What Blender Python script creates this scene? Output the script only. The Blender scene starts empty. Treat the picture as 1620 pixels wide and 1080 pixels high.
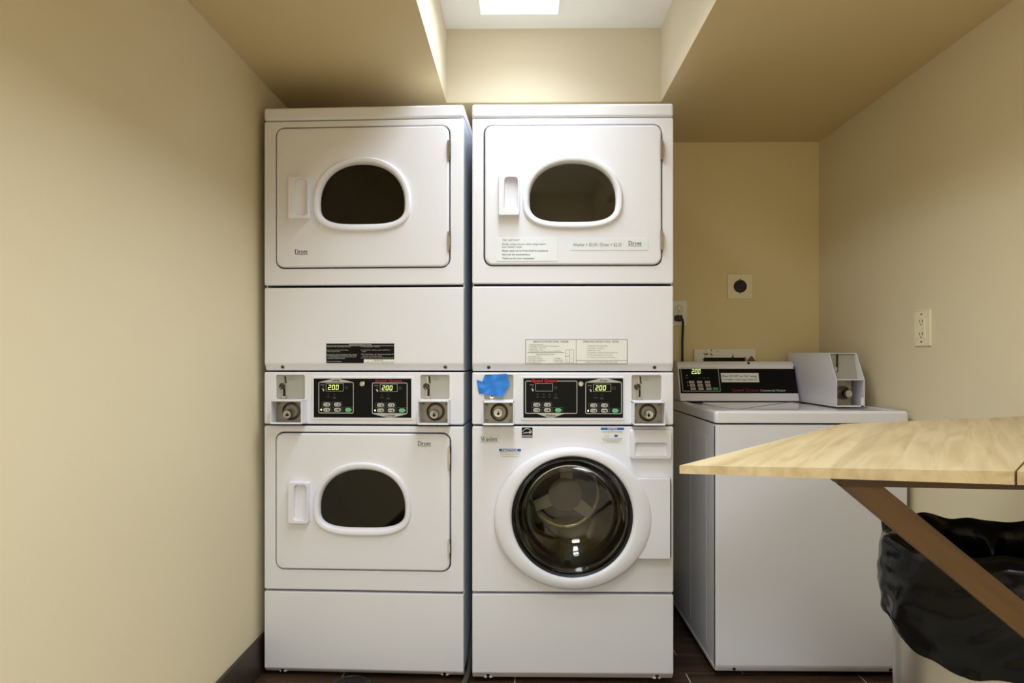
import bpy, bmesh, math, random
from mathutils import Vector, Matrix
random.seed(7)
C = bpy.context.scene.collection
PI = math.pi

# ------------------------------------------------------------------ camera, light, exposure
F, CX, HZ, CAM_Z = 1110.0, 810.0, 567.0, 1.103     # focal length in px, centre column, horizon row, eye height
YAW = 0.0135
cam = bpy.data.cameras.new('camera'); camo = bpy.data.objects.new('camera', cam); C.objects.link(camo)
cam.sensor_width = 36.0; cam.lens = 36.0 * F / 1620.0
cam.shift_y = (HZ - 540.0) / 1620.0
cam.clip_start = 0.02
camo.location = (0, 0, CAM_Z); camo.rotation_euler = (PI / 2, 0, YAW)
bpy.context.scene.camera = camo
sc = bpy.context.scene
sc.view_settings.view_transform = 'Standard'; sc.view_settings.look = 'None'
sc.view_settings.gamma = 1.0; sc.view_settings.use_curve_mapping = False
sc.view_settings.exposure = 0.45
sc.cycles.max_bounces = 12; sc.cycles.diffuse_bounces = 6; sc.cycles.transmission_bounces = 10
sc.cycles.caustics_reflective = False; sc.cycles.caustics_refractive = True
LIGHT_MAIN, LIGHT_REAR = 1.1, 1.1                   # radiance of the two ceiling panel diffusers
def panel_lamp(y0, y1, watts, z=2.365, sx=0.27, spread=135):                      # the tubes behind each diffuser: a prismatic lens throws most light downwards
    l = bpy.data.lights.new('panel_lamp', 'AREA'); l.shape = 'RECTANGLE'; l.size = sx; l.size_y = y1 - y0 - 0.24
    l.energy = watts; l.color = (0.84, 0.94, 1.0); l.spread = math.radians(spread)
    o = bpy.data.objects.new('panel_lamp', l); C.objects.link(o); o.location = (-0.008, (y0 + y1) / 2, z); return o
panel_lamp(1.36, 2.577, 8.2); panel_lamp(0.08, 1.30, 10.5); panel_lamp(-2.1, -0.9, 35, 2.079, 0.56, 170)  # the last lamp is an added front fill behind the camera
w = bpy.data.worlds.new('world'); sc.world = w; w.use_nodes = True
w.node_tree.nodes['Background'].inputs[0].default_value = (1.0, 0.96, 0.90, 1)   # added warm ambient fill, outside the closed room
w.node_tree.nodes['Background'].inputs[1].default_value = 0.3

# ------------------------------------------------------------------ measuring helpers
FW = (-math.sin(YAW), math.cos(YAW)); RT = (math.cos(YAW), math.sin(YAW))
def ray(px, py):
    u = (px - CX) / F
    return Vector((FW[0] + u * RT[0], FW[1] + u * RT[1], -(py - HZ) / F))
def ray_plane(px, py, P, n):
    d = ray(px, py); o = Vector((0, 0, CAM_Z)); n = Vector(n)
    return o + d * ((Vector(P) - o).dot(n) / d.dot(n))
def at(px, py, Y): return ray_plane(px, py, (0, Y, 0), (0, 1, 0))
def at_x(px, py, X): return ray_plane(px, py, (X, 0, 0), (1, 0, 0))
def at_z(px, py, Z): return ray_plane(px, py, (0, 0, Z), (0, 0, 1))
class Plane:                                          # the upright front face of a machine, with its own local x and z
    def __init__(s, px, Y, rot=0.0):
        p = at(px, HZ, Y); s.P = (p.x, Y); s.r = rot
    def on(s, px, py, ly=0.0):
        d = ray(px, py); sn, cs = math.sin(s.r), math.cos(s.r)
        t = (ly + (-s.P[0] * sn + s.P[1] * cs)) / (-d.x * sn + d.y * cs)
        return ((d.x * t - s.P[0]) * cs + (d.y * t - s.P[1]) * sn, CAM_Z + d.z * t)
    def rect(s, a, b, c, d, ly=0.0):                  # px left, top, right, bottom -> x0, x1, z0, z1
        x0, z1 = s.on(a, (b), ly); x1, z0 = s.on(c, d, ly)
        return x0, x1, z0, z1

# ------------------------------------------------------------------ materials
def srgb(r, g, b):
    f = lambda c: c / 12.92 if c <= 0.04045 else ((c + 0.055) / 1.055) ** 2.4
    return (f(r / 255), f(g / 255), f(b / 255), 1)
def mat(name, col, rough=0.5, metal=0.0, var=0.06, scale=6.0, bump=0.0, bscale=80.0, spec=0.5, coat=0.0, stretch=None, detail=3.0):
    m = bpy.data.materials.new(name); m.use_nodes = True; nt = m.node_tree; N, L = nt.nodes, nt.links
    b = N['Principled BSDF']; b.inputs['Roughness'].default_value = rough; b.inputs['Metallic'].default_value = metal
    b.inputs['Specular IOR Level'].default_value = spec; b.inputs['Coat Weight'].default_value = coat
    tc = N.new('ShaderNodeTexCoord'); mp = N.new('ShaderNodeMapping'); L.new(tc.outputs['Object'], mp.inputs[0])
    if stretch: mp.inputs['Scale'].default_value = stretch
    nz = N.new('ShaderNodeTexNoise'); nz.inputs['Scale'].default_value = scale; nz.inputs['Detail'].default_value = detail
    L.new(mp.outputs[0], nz.inputs['Vector'])
    mx = N.new('ShaderNodeMix'); mx.data_type = 'RGBA'
    mx.inputs[6].default_value = tuple(c * (1 - var) for c in col[:3]) + (1,)
    mx.inputs[7].default_value = tuple(min(1, c * (1 + var)) for c in col[:3]) + (1,)
    L.new(nz.outputs['Fac'], mx.inputs[0]); L.new(mx.outputs[2], b.inputs['Base Color'])
    if bump:
        n2 = N.new('ShaderNodeTexNoise'); n2.inputs['Scale'].default_value = bscale; n2.inputs['Detail'].default_value = 4
        L.new(mp.outputs[0], n2.inputs['Vector'])
        bp = N.new('ShaderNodeBump'); bp.inputs['Strength'].default_value = bump; bp.inputs['Distance'].default_value = 0.002
        L.new(n2.outputs['Fac'], bp.inputs['Height']); L.new(bp.outputs[0], b.inputs['Normal'])
    return m
def emit(name, col, s):
    m = bpy.data.materials.new(name); m.use_nodes = True; b = m.node_tree.nodes['Principled BSDF']
    b.inputs['Base Color'].default_value = (0.8, 0.8, 0.8, 1); b.inputs['Emission Color'].default_value = col
    b.inputs['Emission Strength'].default_value = s
    return m
def glass(name, col, rough=0.02, ior=1.45):
    m = bpy.data.materials.new(name); m.use_nodes = True; b = m.node_tree.nodes['Principled BSDF']
    b.inputs['Base Color'].default_value = col; b.inputs['Roughness'].default_value = rough
    b.inputs['Transmission Weight'].default_value = 1.0; b.inputs['IOR'].default_value = ior
    return m
M = {}
M['paint'] = mat('tan_wall_paint', srgb(224, 211, 181), 0.62, var=0.025, scale=2.2, bump=0.12, bscale=160, spec=0.3)
M['ceil'] = mat('tan_ceiling_paint', srgb(210, 190, 146), 0.6, var=0.03, scale=2.0, bump=0.1, bscale=150, spec=0.35)
M['wellpaint'] = mat('cream_well_paint', srgb(216, 206, 182), 0.62, var=0.02, scale=2.2, bump=0.12, bscale=160, spec=0.3)
M['paint_shade_tint'] = mat('shade_tinted_wall_paint', srgb(230, 213, 168), 0.62, var=0.025, scale=2.2, bump=0.12, bscale=160, spec=0.3)  # same wall tan, yellowed to carry the poorly lit back wall's tone
M['wellwhite'] = mat('white_ceiling_paint', srgb(232, 230, 224), 0.7, var=0.02, scale=3)
M['enamel'] = mat('white_enamel', srgb(233, 232, 240), 0.32, var=0.015, scale=3, spec=0.5)
M['enamel_gloss'] = mat('glossy_white_enamel', srgb(232, 232, 239), 0.09, var=0.015, scale=3, spec=0.6)
M['enamel_matte'] = mat('white_plastic', srgb(233, 232, 241), 0.4, var=0.015, scale=5)
M['side'] = mat('cool_reflection_side_enamel', srgb(222, 230, 244), 0.3, var=0.04, scale=4)  # bluish tint stands in for cool light reflected on the sides
M['side_white'] = mat('grey_side_enamel', srgb(214, 212, 208), 0.3, var=0.03, scale=4)
M['inner'] = mat('cabinet_inside_grey', srgb(60, 60, 60), 0.7)
M['galv'] = mat('drum_galvanised', srgb(120, 116, 106), 0.45, metal=0.6, var=0.1, scale=20)
M['galv_lit'] = mat('brighter_lit_drum', srgb(206, 200, 186), 0.45, metal=0.2, var=0.06, scale=20)  # same drum metal, lightened because the right dryer is lit more strongly
M['steel'] = mat('drum_stainless', srgb(170, 162, 146), 0.28, metal=1.0, var=0.06, scale=30)
M['spoke'] = mat('baffle_grey', srgb(236, 226, 200), 0.4, var=0.05)
M['cup_dark'] = mat('dark_reflection_drum_back', srgb(58, 54, 46), 0.35, metal=0.7, var=0.1, scale=30)  # stainless plate with its dark reflections put into the colour
M['hub'] = mat('tan_grey_hub', srgb(176, 166, 142), 0.4, var=0.05)
M['slotplate'] = mat('grey_coin_plate', srgb(176, 173, 166), 0.42, metal=0.25, var=0.05, scale=8)
M['zinc'] = mat('zinc_lock_plate', srgb(150, 144, 132), 0.42, metal=0.8, var=0.1, scale=25)
M['chrome'] = mat('chrome', srgb(205, 203, 198), 0.18, metal=1.0, var=0.05, scale=30)
M['cup'] = mat('dark_lock_cup', srgb(88, 84, 76), 0.35, metal=0.9, var=0.1, scale=20)
M['black'] = mat('black_overlay', srgb(13, 13, 13), 0.4, var=0.1, spec=0.15)
M['dark'] = mat('dark_recess', srgb(18, 17, 16), 0.7)
M['rubber'] = mat('black_rubber', srgb(24, 24, 24), 0.5)
M['ink'] = mat('black_ink', srgb(24, 22, 20), 0.6)
M['greyink'] = mat('grey_ink', srgb(96, 94, 92), 0.6)
M['lineink'] = mat('light_grey_print', srgb(196, 196, 192), 0.5)
M['dimink'] = mat('dim_grey_print', srgb(120, 120, 116), 0.5)
M['red'] = mat('red_print', srgb(196, 26, 34), 0.5)
M['darkred'] = mat('dark_red_print', srgb(150, 20, 30), 0.5)
M['blueprint'] = mat('blue_print', srgb(32, 98, 176), 0.5)
M['key'] = mat('pale_grey_keys', srgb(190, 188, 182), 0.5)
M['green'] = mat('green_key', srgb(104, 186, 130), 0.45)
M['darkgreen'] = mat('dark_green_key', srgb(60, 150, 84), 0.45)
M['led'] = emit('lit_display_digits', (0.60, 0.82, 0.03, 1), 1.0)
M['ledw'] = emit('lit_indicator', (0.85, 0.95, 0.35, 1), 1.1)
M['paper'] = mat('white_paper', srgb(238, 238, 236), 0.6, var=0.03, scale=30)
M['clear'] = mat('cloudy_tape', srgb(230, 233, 238), 0.22, var=0.03, scale=25)
M['cream'] = mat('cream_label', srgb(235, 235, 231), 0.5, var=0.03)
M['tan_label'] = mat('tan_label_tape', srgb(206, 194, 168), 0.5, var=0.03)
M['bluetape'] = mat('blue_painters_tape', srgb(38, 128, 222), 0.55, var=0.1, scale=30, bump=0.5, bscale=120)
M['glass_dryer'] = glass('dryer_window_glass', srgb(112, 108, 98), 0.03)
M['glass_lit'] = glass('brighter_lit_dryer_glass', srgb(236, 233, 224), 0.03)  # same window glass, lightened to carry the stronger light on this dryer
M['glass_washer'] = glass('washer_bowl_glass', srgb(226, 223, 212), 0.01)
M['ivory'] = mat('ivory_plastic', srgb(240, 231, 200), 0.4, var=0.02)
M['ivory2'] = mat('white_outlet_plastic', srgb(240, 237, 224), 0.4, var=0.02)
M['slot'] = mat('slot_black', srgb(20, 18, 16), 0.7)
M['brown'] = mat('dark_brown_baseboard', srgb(52, 40, 30), 0.5, var=0.2, scale=12, stretch=(1, 0.1, 1))
M['rustpaint'] = None
M['diffuser_main'] = emit('light_panel_main', (1.0, 0.99, 0.96, 1), LIGHT_MAIN)
M['diffuser_rear'] = emit('light_panel_rear', (1.0, 0.99, 0.96, 1), LIGHT_REAR)
M['grout'] = mat('grey_grout', srgb(186, 178, 164), 0.8)
M['can'] = mat('brushed_steel_can', srgb(190, 184, 172), 0.3, metal=0.9, var=0.08, scale=10, stretch=(8, 8, 0.4))
M['bag'] = mat('black_bin_liner', srgb(7, 7, 7), 0.22, var=0.2, scale=10, bump=1.0, bscale=24, spec=0.22)
M['batten'] = mat('dark_wood_batten', srgb(70, 48, 26), 0.5, var=0.2, scale=14, stretch=(0.3, 4, 4))
M['hose'] = mat('grey_braided_hose', srgb(84, 82, 78), 0.4, metal=0.3, var=0.4, scale=160)

def wood(name, c1, c2, axis, vary=0.16, rough=0.42):
    m = bpy.data.materials.new(name); m.use_nodes = True; N, L = m.node_tree.nodes, m.node_tree.links
    b = N['Principled BSDF']; b.inputs['Roughness'].default_value = rough
    tc = N.new('ShaderNodeTexCoord'); mp = N.new('ShaderNodeMapping'); L.new(tc.outputs['Object'], mp.inputs[0])
    mp.inputs['Rotation'].default_value = (0, 0, -axis); mp.name = 'turn'
    m2 = N.new('ShaderNodeMapping'); m2.inputs['Scale'].default_value = (2.0, 26, 26); L.new(mp.outputs[0], m2.inputs[0])
    oi = N.new('ShaderNodeObjectInfo'); ml = N.new('ShaderNodeMath'); ml.operation = 'MULTIPLY'; ml.inputs[1].default_value = 37
    L.new(oi.outputs['Random'], ml.inputs[0]); cb = N.new('ShaderNodeCombineXYZ')
    for k in range(3): L.new(ml.outputs[0], cb.inputs[k])
    va = N.new('ShaderNodeVectorMath'); va.operation = 'ADD'; L.new(m2.outputs[0], va.inputs[0]); L.new(cb.outputs[0], va.inputs[1])
    nz = N.new('ShaderNodeTexNoise'); nz.inputs['Scale'].default_value = 1.6; nz.inputs['Detail'].default_value = 5; nz.inputs['Distortion'].default_value = 0.6
    L.new(va.outputs[0], nz.inputs['Vector'])
    rp = N.new('ShaderNodeValToRGB'); rp.color_ramp.elements[0].position = 0.3; rp.color_ramp.elements[1].position = 0.62
    rp.color_ramp.elements[0].color = c1; rp.color_ramp.elements[1].color = c2
    L.new(nz.outputs['Fac'], rp.inputs[0])
    hs = N.new('ShaderNodeHueSaturation'); L.new(rp.outputs[0], hs.inputs['Color'])
    mr = N.new('ShaderNodeMapRange'); mr.inputs[3].default_value = 1 - vary; mr.inputs[4].default_value = 1 + vary * 0.4
    L.new(oi.outputs['Random'], mr.inputs[0]); L.new(mr.outputs[0], hs.inputs['Value'])
    L.new(hs.outputs[0], b.inputs['Base Color'])
    return m
M['maple'] = wood('pale_butcher_block', srgb(182, 158, 116), srgb(206, 186, 148), math.radians(58), vary=0.07)
M['strut'] = wood('brown_wood_strut', srgb(64, 42, 15), srgb(88, 60, 24), 0.0, vary=0.05)
M['tile'] = wood('dark_wood_look_tile', srgb(40, 28, 20), srgb(74, 53, 38), 0.0, vary=0.3, rough=0.4)

def rust_mat():
    m = mat('chipped_white_paint', srgb(238, 236, 226), 0.55, var=0.03)
    N, L = m.node_tree.nodes, m.node_tree.links; b = N['Principled BSDF']; old = b.inputs['Base Color'].links[0].from_socket
    tc = N.new('ShaderNodeTexCoord'); nz = N.new('ShaderNodeTexNoise'); nz.inputs['Scale'].default_value = 26; nz.inputs['Detail'].default_value = 6
    L.new(tc.outputs['Object'], nz.inputs['Vector'])
    rp = N.new('ShaderNodeValToRGB'); rp.color_ramp.elements[0].position = 0.575; rp.color_ramp.elements[1].position = 0.60
    L.new(nz.outputs['Fac'], rp.inputs[0])
    mx = N.new('ShaderNodeMix'); mx.data_type = 'RGBA'; L.new(rp.outputs[0], mx.inputs[0]); L.new(old, mx.inputs[6])
    mx.inputs[7].default_value = srgb(120, 84, 52); L.new(mx.outputs[2], b.inputs['Base Color'])
    return m
M['rustpaint'] = rust_mat()

# ------------------------------------------------------------------ mesh helpers
def rrect(x0, x1, z0, z1, r, n=5):
    r = min(r, (x1 - x0) / 2 - 1e-5, (z1 - z0) / 2 - 1e-5); pts = []
    for cx, cz, a0 in ((x1 - r, z0 + r, -PI / 2), (x1 - r, z1 - r, 0), (x0 + r, z1 - r, PI / 2), (x0 + r, z0 + r, PI)):
        for k in range(n + 1):
            a = a0 + PI / 2 * k / n; pts.append((cx + r * math.cos(a), cz + r * math.sin(a)))
    return pts
def arch(x0, x1, zb, zc, zt, eu=2.25, el=3.6, n=48):  # window outline: rounded top, flatter bottom
    cx, rx = (x0 + x1) / 2, (x1 - x0) / 2; pts = []
    for k in range(n):
        a = 2 * PI * k / n; c, s = math.cos(a), math.sin(a)
        e = eu if s >= 0 else el; rz = (zt - zc) if s >= 0 else (zc - zb)
        pts.append((cx + rx * math.copysign(abs(c) ** (2 / e), c), zc + rz * math.copysign(abs(s) ** (2 / e), s)))
    return pts
def ellipse(cx, cz, rx, rz, n=64, a0=0.0): return [(cx + rx * math.cos(a0 + 2 * PI * k / n), cz + rz * math.sin(a0 + 2 * PI * k / n)) for k in range(n)]
def offset(loop, d):                                  # inward by d for a CCW loop
    n = len(loop); out = []
    for i in range(n):
        p, q, r = Vector(loop[i - 1]), Vector(loop[i]), Vector(loop[(i + 1) % n])
        e1, e2 = q - p, r - q
        if e1.length < 1e-9: e1 = e2
        if e2.length < 1e-9: e2 = e1
        n1 = Vector((-e1.y, e1.x)).normalized(); n2 = Vector((-e2.y, e2.x)).normalized()
        b = n1 + n2
        if b.length < 1e-6: b = n1
        b.normalize(); k = d / max(0.35, b.dot(n1)); out.append((q.x + b.x * k, q.y + b.y * k))
    return out
def lerp(a, b, t): return [(p[0] + (q[0] - p[0]) * t, p[1] + (q[1] - p[1]) * t) for p, q in zip(a, b)]

class MB:
    def __init__(s): s.bm = bmesh.new()
    def box(s, x0, x1, y0, y1, z0, z1, bev=0.0, seg=2):
        vs = [s.bm.verts.new(p) for p in ((x0, y0, z0), (x1, y0, z0), (x1, y1, z0), (x0, y1, z0), (x0, y0, z1), (x1, y0, z1), (x1, y1, z1), (x0, y1, z1))]
        fs = [s.bm.faces.new([vs[i] for i in f]) for f in ((0, 3, 2, 1), (4, 5, 6, 7), (0, 1, 5, 4), (1, 2, 6, 5), (2, 3, 7, 6), (3, 0, 4, 7))]
        if bev:
            es = list({e for f in fs for e in f.edges})
            bmesh.ops.bevel(s.bm, geom=es, offset=bev, segments=seg, profile=0.5, affect='EDGES')
        return s
    def loop(s, pts, f): return [s.bm.verts.new(f(p)) for p in pts]
    def bridge(s, a, b, closed=True):
        n = len(a)
        for i in range(n if closed else n - 1):
            j = (i + 1) % n; s.bm.faces.new((a[i], a[j], b[j], b[i]))
    def cap(s, loops):
        es = []
        for l in loops:
            for i in range(len(l)):
                e = s.bm.edges.get((l[i], l[(i + 1) % len(l)])) or s.bm.edges.new((l[i], l[(i + 1) % len(l)])); es.append(e)
        if len(loops) == 1: s.bm.faces.new(loops[0])
        else: bmesh.ops.triangle_fill(s.bm, use_beauty=True, edges=es)
    def loft(s, rings, cap0=False, cap1=False):       # rings: lists of 3-D points
        vl = [[s.bm.verts.new(p) for p in r] for r in rings]
        for a, b in zip(vl, vl[1:]): s.bridge(a, b)
        if cap0: s.cap([vl[0]])
        if cap1: s.cap([vl[-1]])
        return s
    def plate(s, outer, y0, y1, bev=0.0, holes=(), seg=3, back=False, hbev=None, surf=None):
        # front face at y0, sides run back to y1; edges rounded by bev
        S = surf or (lambda x, y, z: (x, y, z)); front = []
        for k, lp in enumerate([outer] + list(holes)):
            b = bev if k == 0 else (bev if hbev is None else hbev)
            sg = 1 if k == 0 else -1; rings = []
            if b > 0:
                for q in range(seg + 1):
                    a = PI / 2 * q / seg
                    rings.append([S(p[0], y0 + b * (1 - math.sin(a)), p[1]) for p in offset(lp, sg * b * (1 - math.cos(a)))])
                rings = rings[::-1] if False else rings
                # a = 0 : no inset, depth b ; a = pi/2 : inset b, depth 0
            else: rings = [[S(p[0], y0, p[1]) for p in lp]]
            rings = [[S(p[0], y1, p[1]) for p in lp]] + rings
            vl = [[s.bm.verts.new(p) for p in r] for r in rings]
            for a_, b_ in zip(vl, vl[1:]): s.bridge(a_, b_)
            front.append(vl[-1])
            if back and k == 0 and not holes: s.cap([vl[0]])
        s.cap(front); return s
    def flat(s, pts, f):                              # flat print polygon
        s.bm.faces.new([s.bm.verts.new(f(p[0], p[1])) for p in pts]); return s
    def rect(s, x0, x1, z0, z1, f): return s.flat([(x0, z0), (x1, z0), (x1, z1), (x0, z1)], f)
    def ring(s, a, b, f):
        va = [s.bm.verts.new(f(p[0], p[1])) for p in a]; vb = [s.bm.verts.new(f(p[0], p[1])) for p in b]; s.bridge(va, vb); return s
    def frame(s, x0, x1, z0, z1, r, wd, f): a = rrect(x0, x1, z0, z1, r, 4); return s.ring(a, offset(a, wd), f)
    def cyl(s, c, ax, r0, r1, h, n=20, cap0=True, cap1=True):
        ax = Vector(ax).normalized(); t = ax.orthogonal().normalized(); u = ax.cross(t); c = Vector(c)
        R = [[c + ax * hh + (t * math.cos(2 * PI * k / n) + u * math.sin(2 * PI * k / n)) * rr for k in range(n)] for hh, rr in ((0, r0), (h, r1))]
        return s.loft(R, cap0, cap1)
    def lathe(s, c, ax, prof, n=32, cap0=False, cap1=False):    # prof: (radius, distance along axis)
        ax = Vector(ax).normalized(); t = ax.orthogonal().normalized(); u = ax.cross(t); c = Vector(c)
        return s.loft([[c + ax * h + (t * math.cos(2 * PI * k / n) + u * math.sin(2 * PI * k / n)) * r for k in range(n)] for r, h in prof], cap0, cap1)
    def prism_x(s, prof, x0, x1, bev=0.0, seg=2):     # closed (y, z) profile swept along x
        a = [s.bm.verts.new((x0, y, z)) for y, z in prof]; b = [s.bm.verts.new((x1, y, z)) for y, z in prof]
        n0 = set(s.bm.edges); s.bridge(a, b); f1 = s.bm.faces.new(a); f2 = s.bm.faces.new(b[::-1])
        if bev:
            es = [e for e in s.bm.edges if e not in n0]
            bmesh.ops.bevel(s.bm, geom=es, offset=bev, segments=seg, profile=0.5, affect='EDGES', clamp_overlap=True)
        return s
    def prism_z(s, poly, z0, z1, bev=0.0):
        a = [s.bm.verts.new((p[0], p[1], z0)) for p in poly]; b = [s.bm.verts.new((p[0], p[1], z1)) for p in poly]
        n0 = set(s.bm.edges); s.bridge(a, b); s.bm.faces.new(a[::-1]); s.bm.faces.new(b)
        if bev:
            es = [e for e in s.bm.edges if e not in n0]
            bmesh.ops.bevel(s.bm, geom=es, offset=bev, segments=2, profile=0.5, affect='EDGES', clamp_overlap=True)
        return s
    def tube(s, pts, r, n=10):
        pts = [Vector(p) for p in pts]; rings = []; up = None
        for i, p in enumerate(pts):
            d = (pts[min(i + 1, len(pts) - 1)] - pts[max(i - 1, 0)]).normalized()
            t = d.orthogonal().normalized() if up is None else (up - d * up.dot(d)).normalized(); up = t; u = d.cross(t)
            rings.append([p + (t * math.cos(2 * PI * k / n) + u * math.sin(2 * PI * k / n)) * r for k in range(n)])
        return s.loft(rings, True, True)
    def text(s, body, f, x0, z0, cap_h, width=None, align='L', bold=0.0):
        V, T, wid = glyphs(body, bold); k = cap_h / CAPH; kx = width / wid if width else k
        ox = x0 - (0 if align == 'L' else (wid * kx / 2 if align == 'C' else wid * kx))
        vs = [s.bm.verts.new(f(ox + v[0] * kx, z0 + v[1] * k)) for v in V]
        for t in T:
            try: s.bm.faces.new([vs[i] for i in t])
            except ValueError: pass
        return s
    def build(s, name, m, parent=None, smooth=True, recalc=True, angle=40):
        if recalc: bmesh.ops.recalc_face_normals(s.bm, faces=s.bm.faces[:])
        me = bpy.data.meshes.new(name); s.bm.to_mesh(me); s.bm.free(); me.materials.append(m)
        if smooth:
            me.polygons.foreach_set('use_smooth', [True] * len(me.polygons)); me.set_sharp_from_angle(angle=math.radians(angle))
        o = bpy.data.objects.new(name, me); C.objects.link(o)
        if smooth:
            wn = o.modifiers.new('weighted', 'WEIGHTED_NORMAL'); wn.keep_sharp = True; wn.weight = 80
        if parent: o.parent = parent
        if name in TINY: o['kind'] = 'stuff'
        return o
TINY = {'key_symbol', 'key_outline', 'lamp_caption', 'display_mark', 'contact_slot', 'indicator_lamp', 'test_button', 'coin_slot', 'slot_bracket', 'screw_notch', 'drain_grate', 'coin_mark', 'emblem_print', 'blue_band'}
_gc = {}
CAPH = 1.0
def glyphs(body, bold=0.0):
    key = (body, bold)
    if key in _gc: return _gc[key]
    cu = bpy.data.curves.new('type', 'FONT'); cu.body = body; cu.resolution_u = 2; cu.offset = bold
    ob = bpy.data.objects.new('type', cu); C.objects.link(ob)
    bpy.context.view_layer.update()
    dg = bpy.context.evaluated_depsgraph_get(); me = ob.evaluated_get(dg).to_mesh()
    V = [(v.co.x, v.co.y) for v in me.vertices]; T = [tuple(p.vertices) for p in me.polygons]
    ob.evaluated_get(dg).to_mesh_clear(); bpy.data.objects.remove(ob); bpy.data.curves.remove(cu)
    mn = min(v[0] for v in V); V = [(v[0] - mn, v[1]) for v in V]
    _gc[key] = (V, T, max(v[0] for v in V)); return _gc[key]
CAPH = max(v[1] for v in glyphs('H')[0])

def serif(mb, word, f, x0, z0, h, width):             # bookish lettering built from thick and thin strokes
    def st(pts, w):
        n = len(pts); w = w if isinstance(w, (list, tuple)) else [w] * n; A = []; B = []
        for i, p in enumerate(pts):
            a = Vector(pts[max(0, i - 1)]); b = Vector(pts[min(n - 1, i + 1)]); d = (b - a).normalized(); nn = Vector((-d.y, d.x)) * w[i] / 2
            A.append((p[0] + nn.x, p[1] + nn.y)); B.append((p[0] - nn.x, p[1] - nn.y))
        return [(A[i], A[i + 1], B[i + 1], B[i]) for i in range(n - 1)]
    def arc(cx, cy, rx, ry, a0, a1, k=10): return [(cx + rx * math.cos(math.radians(a0 + (a1 - a0) * i / k)), cy + ry * math.sin(math.radians(a0 + (a1 - a0) * i / k))) for i in range(k + 1)]
    T, t = 0.11, 0.05
    sw = lambda k=10: [t + (T - t) * math.sin(PI * i / k) for i in range(k + 1)]
    G = {'D': (st([(.12, 0), (.12, .7)], T) + st([(0, .02), (.3, .02)], t) + st([(0, .68), (.3, .68)], t) + st(arc(.26, .35, .36, .33, 90, -90), sw()), .7),
         'r': (st([(.12, 0), (.12, .44)], T) + st([(0, .02), (.26, .02)], t) + st([(0, .43), (.12, .43)], t) + st([(.14, .34), (.22, .43), (.33, .42)], [t, t, .09]), .38),
         'y': (st([(.08, .45), (.26, .02)], T) + st([(.43, .45), (.2, -.14), (.06, -.2)], [t, t, .08]) + st([(0, .44), (.18, .44)], t) + st([(.33, .44), (.5, .44)], t), .52),
         'e': (st(arc(.22, .225, .18, .21, 0, 330, 20), [t + (T - t) * abs(math.sin(PI * (i + 2) / 20)) for i in range(21)]) + st([(.06, .24), (.4, .24)], t), .46),
         'W': (st([(.08, .7), (.27, 0)], T) + st([(.27, 0), (.47, .7)], t) + st([(.43, .7), (.64, 0)], T) + st([(.64, 0), (.86, .7)], t) + st([(0, .68), (.2, .68)], t) + st([(.35, .68), (.55, .68)], t) + st([(.76, .68), (.96, .68)], t), .98),
         'a': (st([(.33, .34), (.33, .04), (.42, .02)], [T, T, t]) + st(arc(.2, .33, .13, .11, 0, 170, 8), t) + st(arc(.2, .14, .16, .12, 70, 330, 10), [t + (T - t) * math.sin(PI * i / 10) for i in range(11)]), .45),
         's': (st([(.33, .33), (.3, .41), (.18, .43), (.07, .35), (.1, .27), (.27, .18), (.33, .1), (.2, .01), (.07, .03), (.04, .13)], [.06, t, t, T, T, T, T, t, t, .06]), .4),
         'h': (st([(.12, 0), (.12, .72)], T) + st([(0, .02), (.24, .02)], t) + st([(0, .7), (.12, .7)], t) + st([(.14, .32), (.24, .43), (.36, .4), (.39, .3), (.39, 0)], [t, t, .08, T, T]) + st([(.3, .02), (.5, .02)], t), .53)}
    adv = sum(G[c][1] for c in word); kx = width / adv; kz = h / .7; x = 0
    for c in word:
        for q in G[c][0]: mb.flat([(x0 + (x + p[0]) * kx, z0 + p[1] * kz) for p in q], f)
        x += G[c][1]
    return mb

SEG = {'0': 'abcdef', '1': 'bc', '2': 'abged', '3': 'abgcd', '4': 'fgbc', '5': 'afgcd', '6': 'afgedc', '7': 'abc', '8': 'abcdefg', '9': 'abcdfg'}
def digits(mb, s, f, x0, x1, z0, z1, slant=0.12):
    s2 = s.replace('.', ''); n = len(s2); W = (x1 - x0) / n; h = z1 - z0; wd = W * 0.70; tk = wd * 0.2
    def S(cx, a, b, c, d):
        P = [(a, b), (c, b), (c, d), (a, d)]; mb.flat([(cx + p[0] + slant * p[1], z0 + p[1]) for p in P], f)
    for i, ch in enumerate(s2):
        cx = x0 + i * W; g = tk * 0.15
        for q in SEG[ch]:
            if q == 'a': S(cx, g, h - tk, wd - g, h)
            if q == 'd': S(cx, g, 0, wd - g, tk)
            if q == 'g': S(cx, g, h / 2 - tk / 2, wd - g, h / 2 + tk / 2)
            if q == 'f': S(cx, 0, h / 2 + g, tk, h - g)
            if q == 'e': S(cx, 0, g, tk, h / 2 - g)
            if q == 'b': S(cx, wd - tk, h / 2 + g, wd, h - g)
            if q == 'c': S(cx, wd - tk, g, wd, h / 2 - g)
    if '.' in s:
        k = s.index('.'); cx = x0 + k * W - (W - wd) * 0.7; S(cx, 0, 0, tk, tk)
    return mb

def thing(name, label, cat, loc=(0, 0, 0), rot=0.0, group=None):
    o = bpy.data.objects.new(name, None); C.objects.link(o); o.location = loc; o.rotation_euler = (0, 0, rot)
    o.empty_display_size = 0.1; o['label'] = label; o['category'] = cat
    if group: o['group'] = group
    return o
def tag(o, label, cat, group=None):
    o['label'] = label; o['category'] = cat
    if group: o['group'] = group
    return o
def structure(o): o['kind'] = 'structure'; return o
def lab(o, s): o['label'] = s; return o

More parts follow.
